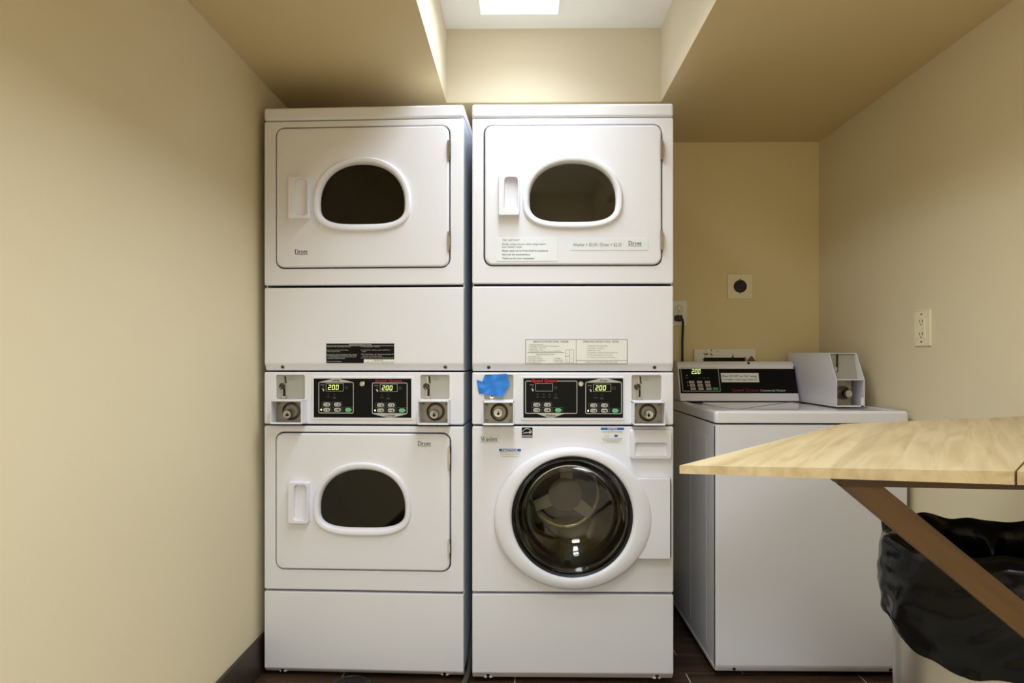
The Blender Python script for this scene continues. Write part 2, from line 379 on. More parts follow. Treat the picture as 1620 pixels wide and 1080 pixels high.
# ------------------------------------------------------------------ the room
XL, XR, YB, YF, ZC = -0.920, 1.352, 3.208, -2.60, 2.088
WX0, WX1, WY0, WY1, WZ = -0.289, 0.536, -0.60, 2.702, 2.373      # the raised light well
T = 0.10
structure(MB().box(XL - T, XL, YF - T, YB + T, -0.05, ZC).build('wall_left', M['paint'], smooth=False))
structure(MB().box(XR, XR + T, YF - T, YB + T, -0.05, ZC).build('wall_right', M['paint'], smooth=False))
structure(MB().box(XL, XR, YF - T, YF, -0.05, ZC).build('wall_front', M['paint'], smooth=False))
structure(MB().box(XL, XR, YB, YB + T, -0.05, ZC).build('wall_back', M['paint_shade_tint'], smooth=False))
c = MB()
c.plate([(XL - T, YF - T), (XR + T, YF - T), (XR + T, YB + T), (XL - T, YB + T)], ZC, ZC + 0.004, holes=[[(WX0, WY0), (WX1, WY0), (WX1, WY1), (WX0, WY1)]], surf=lambda x, z, y: (x, y, z))
c = structure(c.build('ceiling', M['ceil'], smooth=False))
wl = MB(); e = 0.05
ZW = ZC + 0.004
wl.box(WX0 - e, WX0, WY0 - e, WY1 + e, ZW, WZ); wl.box(WX1, WX1 + e, WY0 - e, WY1 + e, ZW, WZ)
wl.box(WX0, WX1, WY1, WY1 + e, ZW, WZ); wl.box(WX0, WX1, WY0 - e, WY0, ZW, WZ)
wl.build('well_side', M['wellpaint'], c, smooth=False)
MB().box(WX0 - e, WX1 + e, WY0 - e, WY1 + e, WZ, WZ + 0.05).build('well_top', M['wellwhite'], c, smooth=False)
# floor: grout bed with dark wood-look plank tiles
fl = structure(MB().box(XL - T, XR + T, YF - T, YB + T, -0.06, -0.0025).build('floor', M['grout'], smooth=False))
TW, TL, G = 0.152, 0.60, 0.0045
row = 0; y = 2.471 + 5 * TW
shared = {}
def tile_mesh(L, W):
    k = (round(L, 4), round(W, 4))
    if k not in shared:
        b = MB(); b.box(0, L, 0, W, -0.006, 0.0, bev=0.0012, seg=1); o = b.build('tile', M['tile'], None, smooth=False); shared[k] = o.data
        bpy.data.objects.remove(o)
    return shared[k]
while y > YF:
    off = 0.577 + (0.2 * row if row != 5 else 0.0) if row != 6 else 0.577
    x = off - 4 * TL
    while x < XR:
        a, b = max(x + G / 2, XL), min(x + TL - G / 2, XR)
        y0, y1 = max(y - TW + G / 2, YF), min(y - G / 2, YB)
        if b - a > 0.02 and y1 - y0 > 0.02:
            o = bpy.data.objects.new('tile', tile_mesh(b - a, y1 - y0)); C.objects.link(o); o.parent = fl; o.location = (a, y0, 0)
        x += TL
    y -= TW; row += 1
bb = 0.131
structure(MB().box(XL, XL + 0.012, YF, YB, 0, bb, bev=0.002).build('baseboard_left', M['brown'], smooth=False))
structure(MB().box(XR - 0.012, XR, YF, 2.4, 0, bb, bev=0.002).build('baseboard_right', M['brown'], smooth=False))
structure(MB().box(XL + 0.012, XR - 0.012, YB - 0.012, YB, 0, bb, bev=0.002).build('baseboard_back', M['brown'], smooth=False))

# ceiling light panels, flush in the top of the well, plus an added fill panel
def light_panel(y0, y1, m, label, z=None, hx=0.143):
    t = thing('ceiling_light', label, 'light', ((-0.151 + 0.135) / 2, (y0 + y1) / 2, WZ if z is None else z))
    hy = (y1 - y0) / 2
    fr = [(-hx, -hy), (hx, -hy), (hx, hy), (-hx, hy)]
    b = MB(); a = [(p[0] * 1.03, p[1] * 1.006) for p in fr]; i = [(p[0] * 0.985, p[1] * 0.996) for p in fr]
    b.loft([[(p[0], p[1], 0) for p in a], [(p[0], p[1], -0.008) for p in a], [(p[0], p[1], -0.008) for p in i], [(p[0], p[1], 0) for p in i]])
    b.build('light_frame', M['wellwhite'], t, smooth=False)
    MB().box(-hx * 0.985, hx * 0.985, -hy * 0.996, hy * 0.996, -0.006, 0).build('diffuser', m, t, smooth=False)
light_panel(1.36, 2.577, M['diffuser_main'], 'white light panel in the ceiling well above the stacked machines')
light_panel(0.08, 1.30, M['diffuser_rear'], 'white light panel in the ceiling well, the one nearer the entrance')
light_panel(-2.1, -0.9, M['diffuser_rear'], 'added wide white fill panel on the low ceiling behind the camera', ZC, 0.29)  # unseen panel, added to throw light on the machine fronts

# ------------------------------------------------------------------ shared machine pieces
def flatf(y): return lambda u, v: (u, y, v)
def dryer_door(t, p, door, win_o, win_g, zc_o, handle, hinges, name='door', gm='glass_dryer'):
    YD = -0.006
    x0, x1, z0, z1 = p.rect(*door, YD); dl = rrect(x0, x1, z0, z1, 0.026)
    ox0, ox1, oz0, oz1 = p.rect(*win_o, YD - 0.008); gx0, gx1, gz0, gz1 = p.rect(*win_g, YD - 0.004)
    zc = p.on(700, zc_o)[1]
    out = arch(ox0, ox1, oz0, zc, oz1, 2.15, 2.9); inn = arch(gx0, gx1, gz0, zc, gz1, 2.2, 3.3)
    d = MB().plate(dl, YD, 0.02, 0.006, holes=[lerp(out, inn, 0.55)], hbev=0.0).build(name, M['enamel'], t)
    R = [(0.0, 0.0), (0.0, -0.004), (0.06, -0.008), (0.16, -0.0105), (0.30, -0.011), (0.60, -0.0105), (0.76, -0.008), (0.88, -0.003), (1.0, 0.006), (1.0, 0.016)]
    MB().loft([[(q[0], YD + dy, q[1]) for q in lerp(out, inn, k)] for k, dy in R]).build('window_frame', M['enamel_matte'], d)
    gl = lerp(out, inn, 0.97)
    MB().loft([[(q[0], YD + 0.006, q[1]) for q in gl], [(q[0], YD + 0.009, q[1]) for q in gl]], True, True).build('window_glass', M[gm], d, smooth=False)
    # pocket handle
    hx0, hx1, hz0, hz1 = p.rect(*handle, YD - 0.012); hw = hx1 - hx0
    o_ = rrect(hx0, hx1, hz0, hz1, 0.006); i_ = rrect(hx0 + hw * 0.34, hx1 - hw * 0.07, hz0 + 0.010, hz1 - 0.008, 0.012)
    i_ = [(q[0] + hw * 0.10 * (1 - ((q[1] - hz0) / (hz1 - hz0) - 0.45) ** 2 * 4) * (-1 if q[0] < hx0 + hw * 0.6 else 0), q[1]) for q in i_]
    h = MB(); rings = []
    for k, dy in ((0, 0.0), (0, -0.019), (0.10, -0.024), (0.9, -0.024), (1.0, -0.021)): rings.append([(q[0], YD + dy, q[1]) for q in lerp(o_, i_, k)])
    cx = hx1
    rings.append([(q[0] + (cx - q[0]) * 0.02, YD - 0.0005 - 0.012 * (1 - (q[0] - hx0) / hw), q[1]) for q in i_])
    h.loft(rings, False, True).build('door_handle', M['enamel_matte'], d)
    for hy in hinges:
        a, b, cc, dd = p.rect(hy[0], hy[1], hy[2], hy[3], YD)
        MB().box(a, b, YD - 0.007, YD + 0.01, cc, dd, bev=0.0008, seg=1).box(a + 0.0005, b + 0.001, YD - 0.0085, YD, cc + (dd - cc) * 0.25, cc + (dd - cc) * 0.75).build('hinge', M['chrome'], d, smooth=False)
    return d, dl, YD
def drum(t, cx, cz, r, y0, y1, m, name='drum'):
    b = MB(); b.lathe((cx, y0, cz), (0, 1, 0), [(r * 0.86, 0), (r, 0.01), (r, y1 - y0 - 0.02), (r * 0.93, y1 - y0), (r * 0.3, y1 - y0 - 0.01)], 48, False, True)
    for k in range(3):
        a = 0.5 + k * 2 * PI / 3; c_, s_ = math.cos(a), math.sin(a); hw = 0.025
        q = [(r, -hw), (r * 0.78, -hw * 0.4), (r * 0.78, hw * 0.4), (r, hw)]
        b.loft([[(cx + u * c_ - v * s_, yy, cz + u * s_ + v * c_) for u, v in q] for yy in (y0 + 0.03, y1 - 0.03)], True, True)
    return b.build(name, m, t)
def shell(t, name, x1, z0, z1, y0, y1, mside, mtop=None):
    b = MB(); k = 0.004
    b.box(0, k, y0, y1, z0, z1).box(x1 - k, x1, y0, y1, z0, z1).box(k, x1 - k, y1 - k, y1, z0, z1)
    b.box(k, x1 - k, y0, y1 - k, z0, z0 + k).box(k, x1 - k, y0, y1 - k, z1 - k, z1)
    return b.build(name, mside, t, smooth=False)
def screw(t, x, z, y, r=0.005, m=None, n=(0, -1, 0), name='screw'):
    b = MB(); b.lathe((x, y, z), n, [(r, -0.001), (r, 0.0012), (r * 0.75, 0.0025), (r * 0.3, 0.003)], 12, False, True)
    return b.build(name, m or M['chrome'], t)
def coin_unit(t, p, plate, fr, lock, cup, taped=False):
    """coin slot plate in its recess + the projecting open-front coin vault with a lock"""
    x0, x1, z0, z1 = p.rect(*plate)
    acc = MB().plate(rrect(x0 - 0.002, x1 + 0.002, z0 - 0.002, z1 + 0.002, 0.008), 0.008, 0.014).build('coin_plate', M['slotplate'], t)
    W, H = x1 - x0, z1 - z0; X = lambda u: x0 + u * W; Z = lambda v: z0 + v * H; yq = 0.0074
    b = MB(); f = flatf(yq)
    b.flat([(X(.265), Z(.95)), (X(.315), Z(.95)), (X(.35), Z(.66)), (X(.30), Z(.66))], f)
    b.rect(X(.235), X(.31), Z(.12), Z(.44), f)
    b.build('coin_slot', M['slot'], acc, smooth=False)
    b = MB()
    b.box(X(.22), X(.26), 0.004, 0.008, Z(.66), Z(.95)); b.box(X(.20), X(.235), 0.003, 0.008, Z(.12), Z(.42))
    b.box(X(.16), X(.35), 0.003, 0.008, Z(.07), Z(.13)); b.box(X(.19), X(.32), 0.002, 0.008, Z(.01), Z(.09), bev=0.001)
    b.build('slot_bracket', M['chrome'], acc, smooth=False)
    b = MB().lathe((X(.20), 0.0075, Z(.535)), (0, -1, 0), [(0.011, 0), (0.011, 0.004), (0.0085, 0.0055), (0.006, 0.003), (0.0, 0.003)], 18); b.build('return_knob', M['cup'], acc)
    b = MB(); q = ellipse(X(.50), Z(.86), W * 0.13, H * 0.07, 20); b.ring(q, offset(q, 0.0006), f); b.text('25¢', f, X(.50), Z(.83), H * 0.05, align='C')
    b.build('coin_mark', M['greyink'], acc, smooth=False)
    # vault
    L = 0.060; a, bb_, c0, c1 = p.rect(*fr, -L); k = 0.003
    v = MB(); v.box(a, a + k, -L, 0.004, c0, c1, bev=0.0006, seg=1); v.box(bb_ - k, bb_, -L, 0.004, c0, c1, bev=0.0006, seg=1)
    v.box(a, bb_, -L, 0.004, c1 - k, c1, bev=0.0006, seg=1); v.box(a, bb_, -L, 0.004, c0, c0 + k, bev=0.0006, seg=1)
    v.box(a + k, bb_ - k, -L + 0.001, -L + 0.006, c0 + k, c0 + 0.006, bev=0.0006, seg=1)
    v = v.build('coin_vault', M['enamel'], t, smooth=False)
    MB().box(a + k, bb_ - k, -0.0135, -0.010, c0 + k, c1 - k).build('lock_plate', M['zinc'], v, smooth=False)
    cxp, czp = (a + bb_) / 2 + 0.002, (c0 + c1) / 2 + 0.001; R = (c1 - c0) * 0.38
    MB().lathe((cxp, -0.0137, czp), (0, -1, 0), [(R * 1.02, -0.001), (R * 1.02, 0.004), (R * 0.94, 0.005), (R * 0.88, 0.001), (R * 0.6, -0.001), (0.0, -0.0012)], 30).build('lock_cup', M['cup'], v)
    lx, lz = p.on(*lock, -0.045); r = 0.0152
    lk = MB().lathe((cxp + (lx - cxp) * 0.5, -0.014, czp + (lz - czp) * 0.5), (lx - cxp, -0.062, lz - czp), [(r, 0), (r, 0.024), (r * 0.92, 0.026), (r * 0.55, 0.0255), (r * 0.5, 0.0245), (0.0, 0.0245)], 24).build('lock_cylinder', M['chrome'], v)
    bx, bz = cxp + (lx - cxp) * 0.9, czp + (lz - czp) * 0.9 - 0.002
    b = MB(); f2 = flatf(-0.0415); b.flat(ellipse(bx, bz - 0.001, 0.0042, 0.0042, 12), f2); b.flat([(bx - 0.0022, bz), (bx + 0.0022, bz), (bx, bz + 0.0085)], f2); b.build('keyhole', M['slot'], v, smooth=False)
    for sx in (0.12, 0.88):
        for sz in (0.16, 0.84):
            screw(v, a + (bb_ - a) * sx, c0 + (c1 - c0) * sz, -0.0138, 0.0042, M['zinc'])
    return v
def control_print(t, p, y, frames, disp, ledtxt, icons):
    """printed frames, display windows, keys on a black control overlay"""
    f = flatf(y); f2 = flatf(y - 0.0003)
    for (a, bq, c_, d_) in frames:
        x0, x1, z0, z1 = p.rect(a, bq, c_, d_); MB().frame(x0, x1, z0, z1, 0.005, 0.0021, f).build('printed_frame', M['lineink'], t, smooth=False)
def pill(t, p, box, y, m, name='key', point=False):
    x0, x1, z0, z1 = p.rect(*box); h = (z1 - z0) / 2; zc = (z0 + z1) / 2
    if point: pts = [(x0 + h * .7, z0), (x1 - h, z0), (x1, zc), (x1 - h, z1), (x0 + h * .7, z1), (x0, zc)]
    else: pts = rrect(x0, x1, z0, z1, h * 0.98, 4)
    return MB().plate(pts, y - 0.0012, y, 0.0004, seg=1).build(name, m, t, smooth=False)
def key_ring(b, p, box, f): x0, x1, z0, z1 = p.rect(*box); b.frame(x0, x1, z0, z1, 0.003, 0.0006, f)

def key_cluster(t, p, y, ox, oy, lit=True):
    """five keys: ox, oy = picture position of the cluster's upper-left key"""
    f = flatf(y - 0.0002); rb = MB(); ib = MB()
    for (kx, ky) in ((0, 0), (17, 0), (0, 8.3), (17, 8.3)):
        pill(t, p, (ox + kx, oy + ky, ox + kx + 11, oy + ky + 6), y, M['key']); key_ring(rb, p, (ox + kx - 2.6, oy + ky - 1.2, ox + kx + 12.6, oy + ky + 7.2), f)
        x0, x1, z0, z1 = p.rect(ox + kx + 2, oy + ky + 1.6, ox + kx + 9, oy + ky + 4.6); g = flatf(y - 0.0014)
        if (kx, ky) == (17, 8.3): ib.rect(x0, x1 - 0.003, z0 + 0.002, z1 - 0.002, g)
        else:
            ib.frame(x0, x0 + (x1 - x0) * 0.45, z0, z1, 0.0004, 0.0008, g)
        ib.rect(x1 - 0.0045, x1 - 0.001, z0 - 0.001, z1 + 0.0005, g)
    pill(t, p, (ox + 34, oy + 8.2, ox + 45.5, oy + 14.6), y, M['green'], 'start_key', True); key_ring(rb, p, (ox + 31, oy + 7, ox + 47, oy + 15.6), f)
    rb.build('key_outline', M['dimink'], t, smooth=False); ib.build('key_symbol', M['ink'], t, smooth=False)
    if lit:
        x, z = p.on(ox - 3.2, oy + 11.3); b = MB(); b.flat(ellipse(x, z, 0.0026, 0.0034, 12), flatf(y - 0.0005)); b.build('indicator_lamp', M['ledw'], t, smooth=False)
def display(t, p, y, box, txt, lit=True):
    x0, x1, z0, z1 = p.rect(*box); MB().frame(x0, x1, z0, z1, 0.0015, 0.0010, flatf(y - 0.0002)).build('display_border', M['lineink'], t, smooth=False)
    if txt:
        a, b, c_, d_ = p.rect(box[0] + 3.2, box[1] + 2.6, box[0] + 21.0, box[3] - 2.4)
        digits(MB(), txt, flatf(y - 0.0004), a, b, c_, d_).build('display_digits', M['led'], t, smooth=False)
    # little marks around the display: pointing hand, coin slot and round price mark
    bx = box[0]; b = MB(); f = flatf(y - 0.0003)
    for q in ((-9, 2, -2.5, 3.2), (-5, 5.5, -3, 6.2), (-7, 8, -4, 9)): b.rect(*p.rect(bx + q[0], box[1] + q[1], bx + q[2], box[1] + q[3]), f)
    x, z = p.on(box[2] + 4.6, (box[1] + box[3]) / 2 + .5); q = ellipse(x, z, 0.0052, 0.0052, 18); b.ring(q, offset(q, 0.0006), f); b.rect(x - 0.002, x + 0.002, z - 0.0004, z + 0.0006, f)
    b.build('display_mark', M['dimink'], t, smooth=False)
    x, z = p.on(bx - 4.2, box[1] + 10.6); b = MB(); b.flat([(x - .004, z + .004), (x, z + .005), (x + .003, z + .001), (x + .002, z - .005), (x - .001, z - .004)], f); b.build('hand_mark', M['lineink'], t, smooth=False)
def lamps(t, p, y, items):
    b = MB(); f = flatf(y - 0.0003)
    for (px, py, w1, w2) in items:
        x, z = p.on(px, py); b.flat(ellipse(x, z, 0.0013, 0.0016, 8), f)
        for k, (txt) in enumerate([w1] + ([w2] if w2 else [])):
            x, z = p.on(px, py + 4.8 + 2.0 * k); b.text(txt, f, x, z, 0.0026, align='C')
    b.build('lamp_caption', M['dimink'], t, smooth=False)
def roof(t, p, y, x0, x1, ybase, yapex, txt):
    cx = (x0 + x1) / 2; f = flatf(y - 0.0003); hw = (x1 - x0) / 2
    sgn = -1 if yapex < ybase else 1
    pts = [(cx - hw, ybase), (cx + hw, ybase), (cx + hw, ybase + sgn * .6), (cx + hw * .2, yapex), (cx - hw * .2, yapex), (cx - hw, ybase + sgn * .6)]
    MB().flat([p.on(*q) for q in pts], f).build('banner', M['key'], t, smooth=False)
    x, z = p.on(cx, (ybase + yapex) / 2 + 1.7); MB().text(txt, flatf(y - 0.0006), x, z, 0.0072, align='C', bold=0.02).build('banner_lettering', M['ink'], t, smooth=False)
def toe(t, p, xs, xe, ytop, ybend, ybot, screws, W):
    z1 = p.on((xs + xe) / 2, ytop)[1]; zb = p.on((xs + xe) / 2, ybend)[1]; z0 = max(0.012, p.on((xs + xe) / 2, ybot)[1])
    k = MB().prism_x([(0, z1), (0, zb), (0.016, z0), (0.03, z0), (0.03, z1)], 0, W, 0.004).build('toe_panel', M['enamel'], t)
    zc = (zb + z0) / 2; n = Vector((0, -(zb - z0), -0.016)).normalized()
    for px in screws:
        x = p.on(px, ybend)[0]; y_ = 0.008
        MB().lathe((x, y_, zc), n, [(0.0065, -0.002), (0.0065, 0.0015), (0.003, 0.002), (0, 0.002)], 12).build('toe_screw', M['slot'], k)
        MB().loft([[(x - 0.017, 0.0155, z0 + 0.001), (x - 0.004, 0.005, zc - 0.002), (x - 0.006, 0.006, z0 + .001)], [(x - 0.017, 0.0165, z0 + 0.001), (x - 0.004, 0.009, zc - 0.002), (x - 0.006, 0.017, z0 + .001)]], True, True).loft(
            [[(x + 0.017, 0.0155, z0 + 0.001), (x + 0.004, 0.005, zc - 0.002), (x + 0.006, 0.006, z0 + .001)], [(x + 0.017, 0.0165, z0 + 0.001), (x + 0.004, 0.009, zc - 0.002), (x + 0.006, 0.017, z0 + .001)]], True, True).build('screw_notch', M['enamel'], k, smooth=False)
    return k
D = 0.70
def upper_shell(t, p, W, ytop, ylid, yj0, yj1, ych0, ych1, xm, door_loop, gap, screws, sidem):
    zt, zl, za, zb, zc0, zc1 = [p.on(xm, q)[1] for q in (ytop, ylid, yj0, yj1, ych0, ych1)]
    MB().box(-0.001, W + 0.001, -0.002, D, zl + 0.0016, zt, bev=0.009, seg=4).build('top_cover', M['enamel'], t)
    MB().plate(rrect(0, W, za, zl - 0.0016, 0.006), 0, 0.022, 0.004, holes=[offset(door_loop, -gap)], hbev=0.003).build('front_panel', M['enamel'], t)
    sp = MB().prism_x([(0, zb), (0, zc0), (0.014, zc1), (0.03, zc1), (0.03, zb)], 0, W, 0.005, 3).build('service_panel', M['enamel'], t)
    zs = (zc0 + zc1) / 2
    for px in screws: screw(sp, p.on(px, 581)[0], zs, 0.0065, 0.006, M['cup'], (0, -(zc0 - zc1), -0.014))
    shell(t, 'upper_cabinet', W, zc1, zl, 0.023, D, sidem)
    return zt, zl, za, zb, zc0, zc1

# ------------------------------------------------------------------ LEFT: stacked pair of dryers
P1 = Plane(418, 2.428, math.radians(-2.2))
W1 = P1.on(733.5, 600)[0]
S1 = thing('stacked_dryer', 'white stacked pair of coin dryers with two square doors, beside the plain left wall', 'dryer', (P1.P[0], P1.P[1], 0), P1.r)
d_up = dict(door=(437, 203, 710, 421), win_o=(494.5, 248.5, 650, 365), win_g=(506, 260, 639, 353), zc_o=321, handle=(457, 281, 490, 346), hinges=((708.2, 222, 711.6, 253), (708.2, 366, 711.6, 396)))
dd, dl, YD = dryer_door(S1, P1, **d_up); lab(dd, 'upper dryer door with dark arched window')
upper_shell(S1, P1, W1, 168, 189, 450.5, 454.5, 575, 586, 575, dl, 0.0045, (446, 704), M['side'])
b = MB(); x0, z0 = P1.on(467.5, 401.5); x1, _ = P1.on(488.5, 401.5); f = flatf(YD - 0.0012)
serif(b, 'Dryer', f, x0, z0, 0.0145, x1 - x0); b.rect(x0, x1, z0 - 0.0035, z0 - 0.0027, f); b.build('door_lettering', M['ink'], dd, smooth=False)
zz = P1.on(575, 300)[1]; drum(S1, W1 * 0.5, P1.on(575, 310)[1], 0.27, 0.06, 0.60, M['galv'])
# lower dryer
d_lo = dict(door=(436.5, 685, 711, 903.5), win_o=(495, 731, 650, 849.5), win_g=(506, 742.5, 640, 836), zc_o=804, handle=(457, 762, 489, 827), hinges=((709, 706, 712, 742), (709, 853, 712, 880)))
ddl, dll, YD = dryer_door(S1, P1, **d_lo); lab(ddl, 'lower dryer door with dark arched window')
zA, zB, zC, zD_, zE = [P1.on(575, q)[1] for q in (588.5, 671.0, 674.0, 934.0, 937.5)]
MB().plate(rrect(0, W1, zD_, zC, 0.006), 0, 0.022, 0.004, holes=[offset(dll, -0.0045)], hbev=0.003).build('front_panel', M['enamel'], S1)
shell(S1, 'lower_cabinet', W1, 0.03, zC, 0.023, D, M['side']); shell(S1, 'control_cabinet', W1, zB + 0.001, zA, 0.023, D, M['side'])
b = MB(); x0, z0 = P1.on(661.5, 704); x1, _ = P1.on(683, 704); f = flatf(YD - 0.0012)
serif(b, 'Dryer', f, x0, z0, 0.0145, x1 - x0); b.rect(x0, x1, z0 - 0.0035, z0 - 0.0027, f); b.build('door_lettering', M['ink'], ddl, smooth=False)
drum(S1, W1 * 0.5, P1.on(575, 795)[1], 0.27, 0.06, 0.60, M['galv'])
toe(S1, P1, 418, 734, 937.5, 1059.5, 1069, (446, 703), W1)
for fx in (0.06, W1 - 0.06):
    for fy in (0.08, D - 0.08): MB().lathe((fx, fy, 0.0), (0, 0, 1), [(0.022, 0), (0.022, 0.008), (0.008, 0.012), (0.008, 0.034)], 16, True, True).build('levelling_foot', M['rubber'], S1)
# control panel
pl1, pl2 = (436.5, 593, 482, 631.5), (665, 593, 711, 631.5)
h1, h2 = [rrect(*P1.rect(*q), 0.006) for q in (pl1, pl2)]
cp1 = MB().plate(rrect(0, W1, zB, zA, 0.005), 0, 0.022, 0.004, holes=[h1, h2], hbev=0.0015).build('control_panel', M['enamel'], S1)
coin_unit(S1, P1, pl1, (427.5, 633.5, 477, 671), (452.5, 656), None)
coin_unit(S1, P1, pl2, (660.5, 634, 709.5, 672), (686, 656), None)
rx = P1.rect(494, 595.5, 654.5, 664); MB().plate(rrect(*rx, 0.004), -0.0035, 0, 0.0015).build('overlay_bezel', M['enamel_matte'], cp1)
rx = P1.rect(497, 598.5, 651, 660.5); MB().box(rx[0], rx[1], -0.0042, -0.003, rx[2], rx[3]).build('black_overlay', M['black'], cp1, smooth=False)
YO = -0.0043
control_print(cp1, P1, YO, [(504.5, 604, 560, 653.5), (589, 605, 645, 654.5)], None, None, None)
for (bx, by, tx) in ((516.5, 606, '200'), (601.5, 607, '200')): display(cp1, P1, YO, (bx, by, bx + 27.5, by + 12.5), tx)
key_cluster(cp1, P1, YO, 512, 636.5); key_cluster(cp1, P1, YO, 597, 637.5)
lamps(cp1, P1, YO, [(520, 623.5, 'DRYING', None), (529.7, 623.5, 'COOL', 'DOWN'), (605, 624.5, 'DRYING', None), (614.7, 624.5, 'COOL', 'DOWN')])
roof(cp1, P1, YO, 506, 558, 604.5, 598.9, 'UPPER'); roof(cp1, P1, YO, 592, 643, 654.2, 660, 'LOWER')
x0, z0 = P1.on(594, 603.6); x1, z1 = P1.on(636, 599.3)
MB().text('Speed Queen', flatf(YO - 0.0006), x0, z0, 0.0085, x1 - x0, bold=0.025).build('red_lettering', M['darkred'], cp1, smooth=False)
x, z = P1.on(573.5, 607); b = MB(); b.lathe((x, YO, z), (0, -1, 0), [(0.0085, 0), (0.0085, 0.0018), (0.006, 0.0024), (0.0055, 0.0008), (0.003, 0.0008), (0.0028, 0.002), (0, 0.002)], 20)
b.loft([[(x + .003, YO - .0005, z + .006), (x + .0095, YO - .0005, z + .0105), (x + .0065, YO - .0005, z + .003)], [(x + .003, YO - .002, z + .006), (x + .0095, YO - .002, z + .0105), (x + .0065, YO - .002, z + .003)]], True, True)
b.build('panel_lock', M['chrome'], cp1)
# black instruction sticker on the service panel
rx = P1.rect(516, 543, 624, 574.5); st = MB().box(rx[0], rx[1], -0.0008, 0, rx[2], rx[3]).build('instruction_sticker', M['black'], S1, smooth=False); lab(st, 'black instruction sticker with pale lettering')
f = flatf(-0.0011); b = MB(); H = rx[3] - rx[2]; Wd = rx[1] - rx[0]; X = lambda u: rx[0] + u * Wd; Z = lambda v: rx[3] - v * H
b.frame(*rx, 0.001, 0.0008, f); b.rect(X(0), X(1), Z(.13), Z(.115), f)
b.text('OPERATING INSTRUCTIONS', f, X(.5), Z(.10), 0.0045, Wd * .33, 'C')
for (u, v, wd, s) in ((.015, .19, .35, 'Open Door Select Load Setting, Close Door'), (.015, .36, .31, 'Insert Coins and Select Fabric Setting'), (.02, .435, .19, 'Wait for the Light to Come On'),
                      (.01, .58, .44, 'Important: Do not dry items that have been exposed'), (.02, .64, .43, 'to cleaning solvents or contain foam rubber, plastic'), (.02, .70, .42, 'or similar materials that could cause a fire or be'), (.02, .77, .26, 'unsafe when heated by the dryer'),
                      (.01, .93, .22, 'Form No. Part Number'), (.51, .19, .28, '4. To Start Drying Cycle - PUSH Start'), (.51, .36, .44, '5. To Extend Time - Add Coins and Push START Key or'), (.53, .435, .06, 'button'),
                      (.51, .57, .48, 'When Drying Indicator - All Tumbling is finished Light is On'), (.53, .66, .29, 'open door and remove clothes'), (.515, .75, .47, 'For long use, clean lint filter before and after each load')):
    b.text(s, f, X(u), Z(v), 0.0036, Wd * wd)
b.build('sticker_lettering', M['lineink'], st, smooth=False)
b = MB().rect(X(.555), X(1.0), Z(.99), Z(.80), flatf(-0.0013)).build('white_strip', M['cream'], st, smooth=False)
b = MB(); f = flatf(-0.0016); b.text('IMPORTANT', f, X(.77), Z(.885), 0.0042, align='C'); b.text('CLEAN  LINT  FILTER  AFTER  EACH  USE', f, X(.565), Z(.97), 0.0034, Wd * .42); b.build('strip_lettering', M['ink'], st, smooth=False)

# ------------------------------------------------------------------ MIDDLE: dryer stacked on a front-loading washer
P2 = Plane(747, 2.387, 0.0)
W2 = P2.on(1065.5, 600)[0]
S2 = thing('stacked_washer', 'white dryer stacked above a round-windowed front-loading washer, in the middle of the room', 'washer dryer', (P2.P[0], P2.P[1], 0))
d_r = dict(door=(767, 198.5, 1046.5, 418), win_o=(826.5, 246.5, 985.5, 361), win_g=(838, 257.5, 974.5, 350), zc_o=317, handle=(788.5, 277.5, 821.5, 341), gm='glass_lit', hinges=((1044.8, 221, 1048.3, 253), (1044.8, 364, 1048.3, 396)))
dr, drl, YD = dryer_door(S2, P2, **d_r)
upper_shell(S2, P2, W2, 164, 186, 448.5, 452.5, 575, 587, 905, drl, 0.0045, (773, 1036), M['side_white'])
drum(S2, W2 * 0.5, P2.on(905, 306)[1], 0.27, 0.06, 0.60, M['galv_lit'])
# notices taped to the dryer door
q = P2.rect(785, 377, 882, 413); f = flatf(YD - 0.0016)
n1 = MB().box(q[0], q[1], YD - 0.0014, YD - 0.0002, q[2], q[3]).build('taped_notice', M['clear'], dr, smooth=False); lab(n1, 'clear taped notice with faded black lines')
b = MB(); g = MB()
for (px0, px1, py, s, bb_) in ((795, 822, 381.5, 'THIS  UNIT IS OUT', g), (794.5, 863.5, 387.5, 'Kindly accept remove when using washer', g), (794.5, 826, 392, 'from Washer / Dryer', g), (794.5, 867, 398, 'Please reach out to Front Desk for assistance', b),
                               (794.5, 839, 404, 'Sorry for the inconvenience.', b), (794.5, 845.5, 410, 'Thank you for your cooperation', b)):
    x0, z0 = P2.on(px0, py, YD); x1, _ = P2.on(px1, py, YD); bb_.text(s, f, x0, z0, 0.0062, x1 - x0, bold=0.012)
b.build('notice_lettering', M['ink'], n1, smooth=False); g.build('faded_lettering', M['greyink'], n1, smooth=False)
q = P2.rect(903, 379, 1025, 396)
n2 = MB().plate(rrect(*q, 0.004), YD - 0.0012, YD - 0.0002).build('price_label', M['clear'], dr, smooth=False); lab(n2, 'clear tape label with washer and dryer prices')
b = MB(); x0, z0 = P2.on(906.5, 389.5, YD); x1, _ = P2.on(983, 389.5, YD); b.text('Washer = $2.00 / Dryer = $2.25', flatf(YD - 0.0015), x0, z0, 0.0105, x1 - x0); b.build('price_lettering', M['greyink'], n2, smooth=False)
b = MB(); x0, z0 = P2.on(994, 388, YD); x1, _ = P2.on(1015.5, 388, YD); f = flatf(YD - 0.0015); serif(b, 'Dryer', f, x0, z0, 0.0145, x1 - x0); b.rect(x0, x1, z0 - .0035, z0 - .0027, f); b.build('door_lettering', M['ink'], n2, smooth=False)
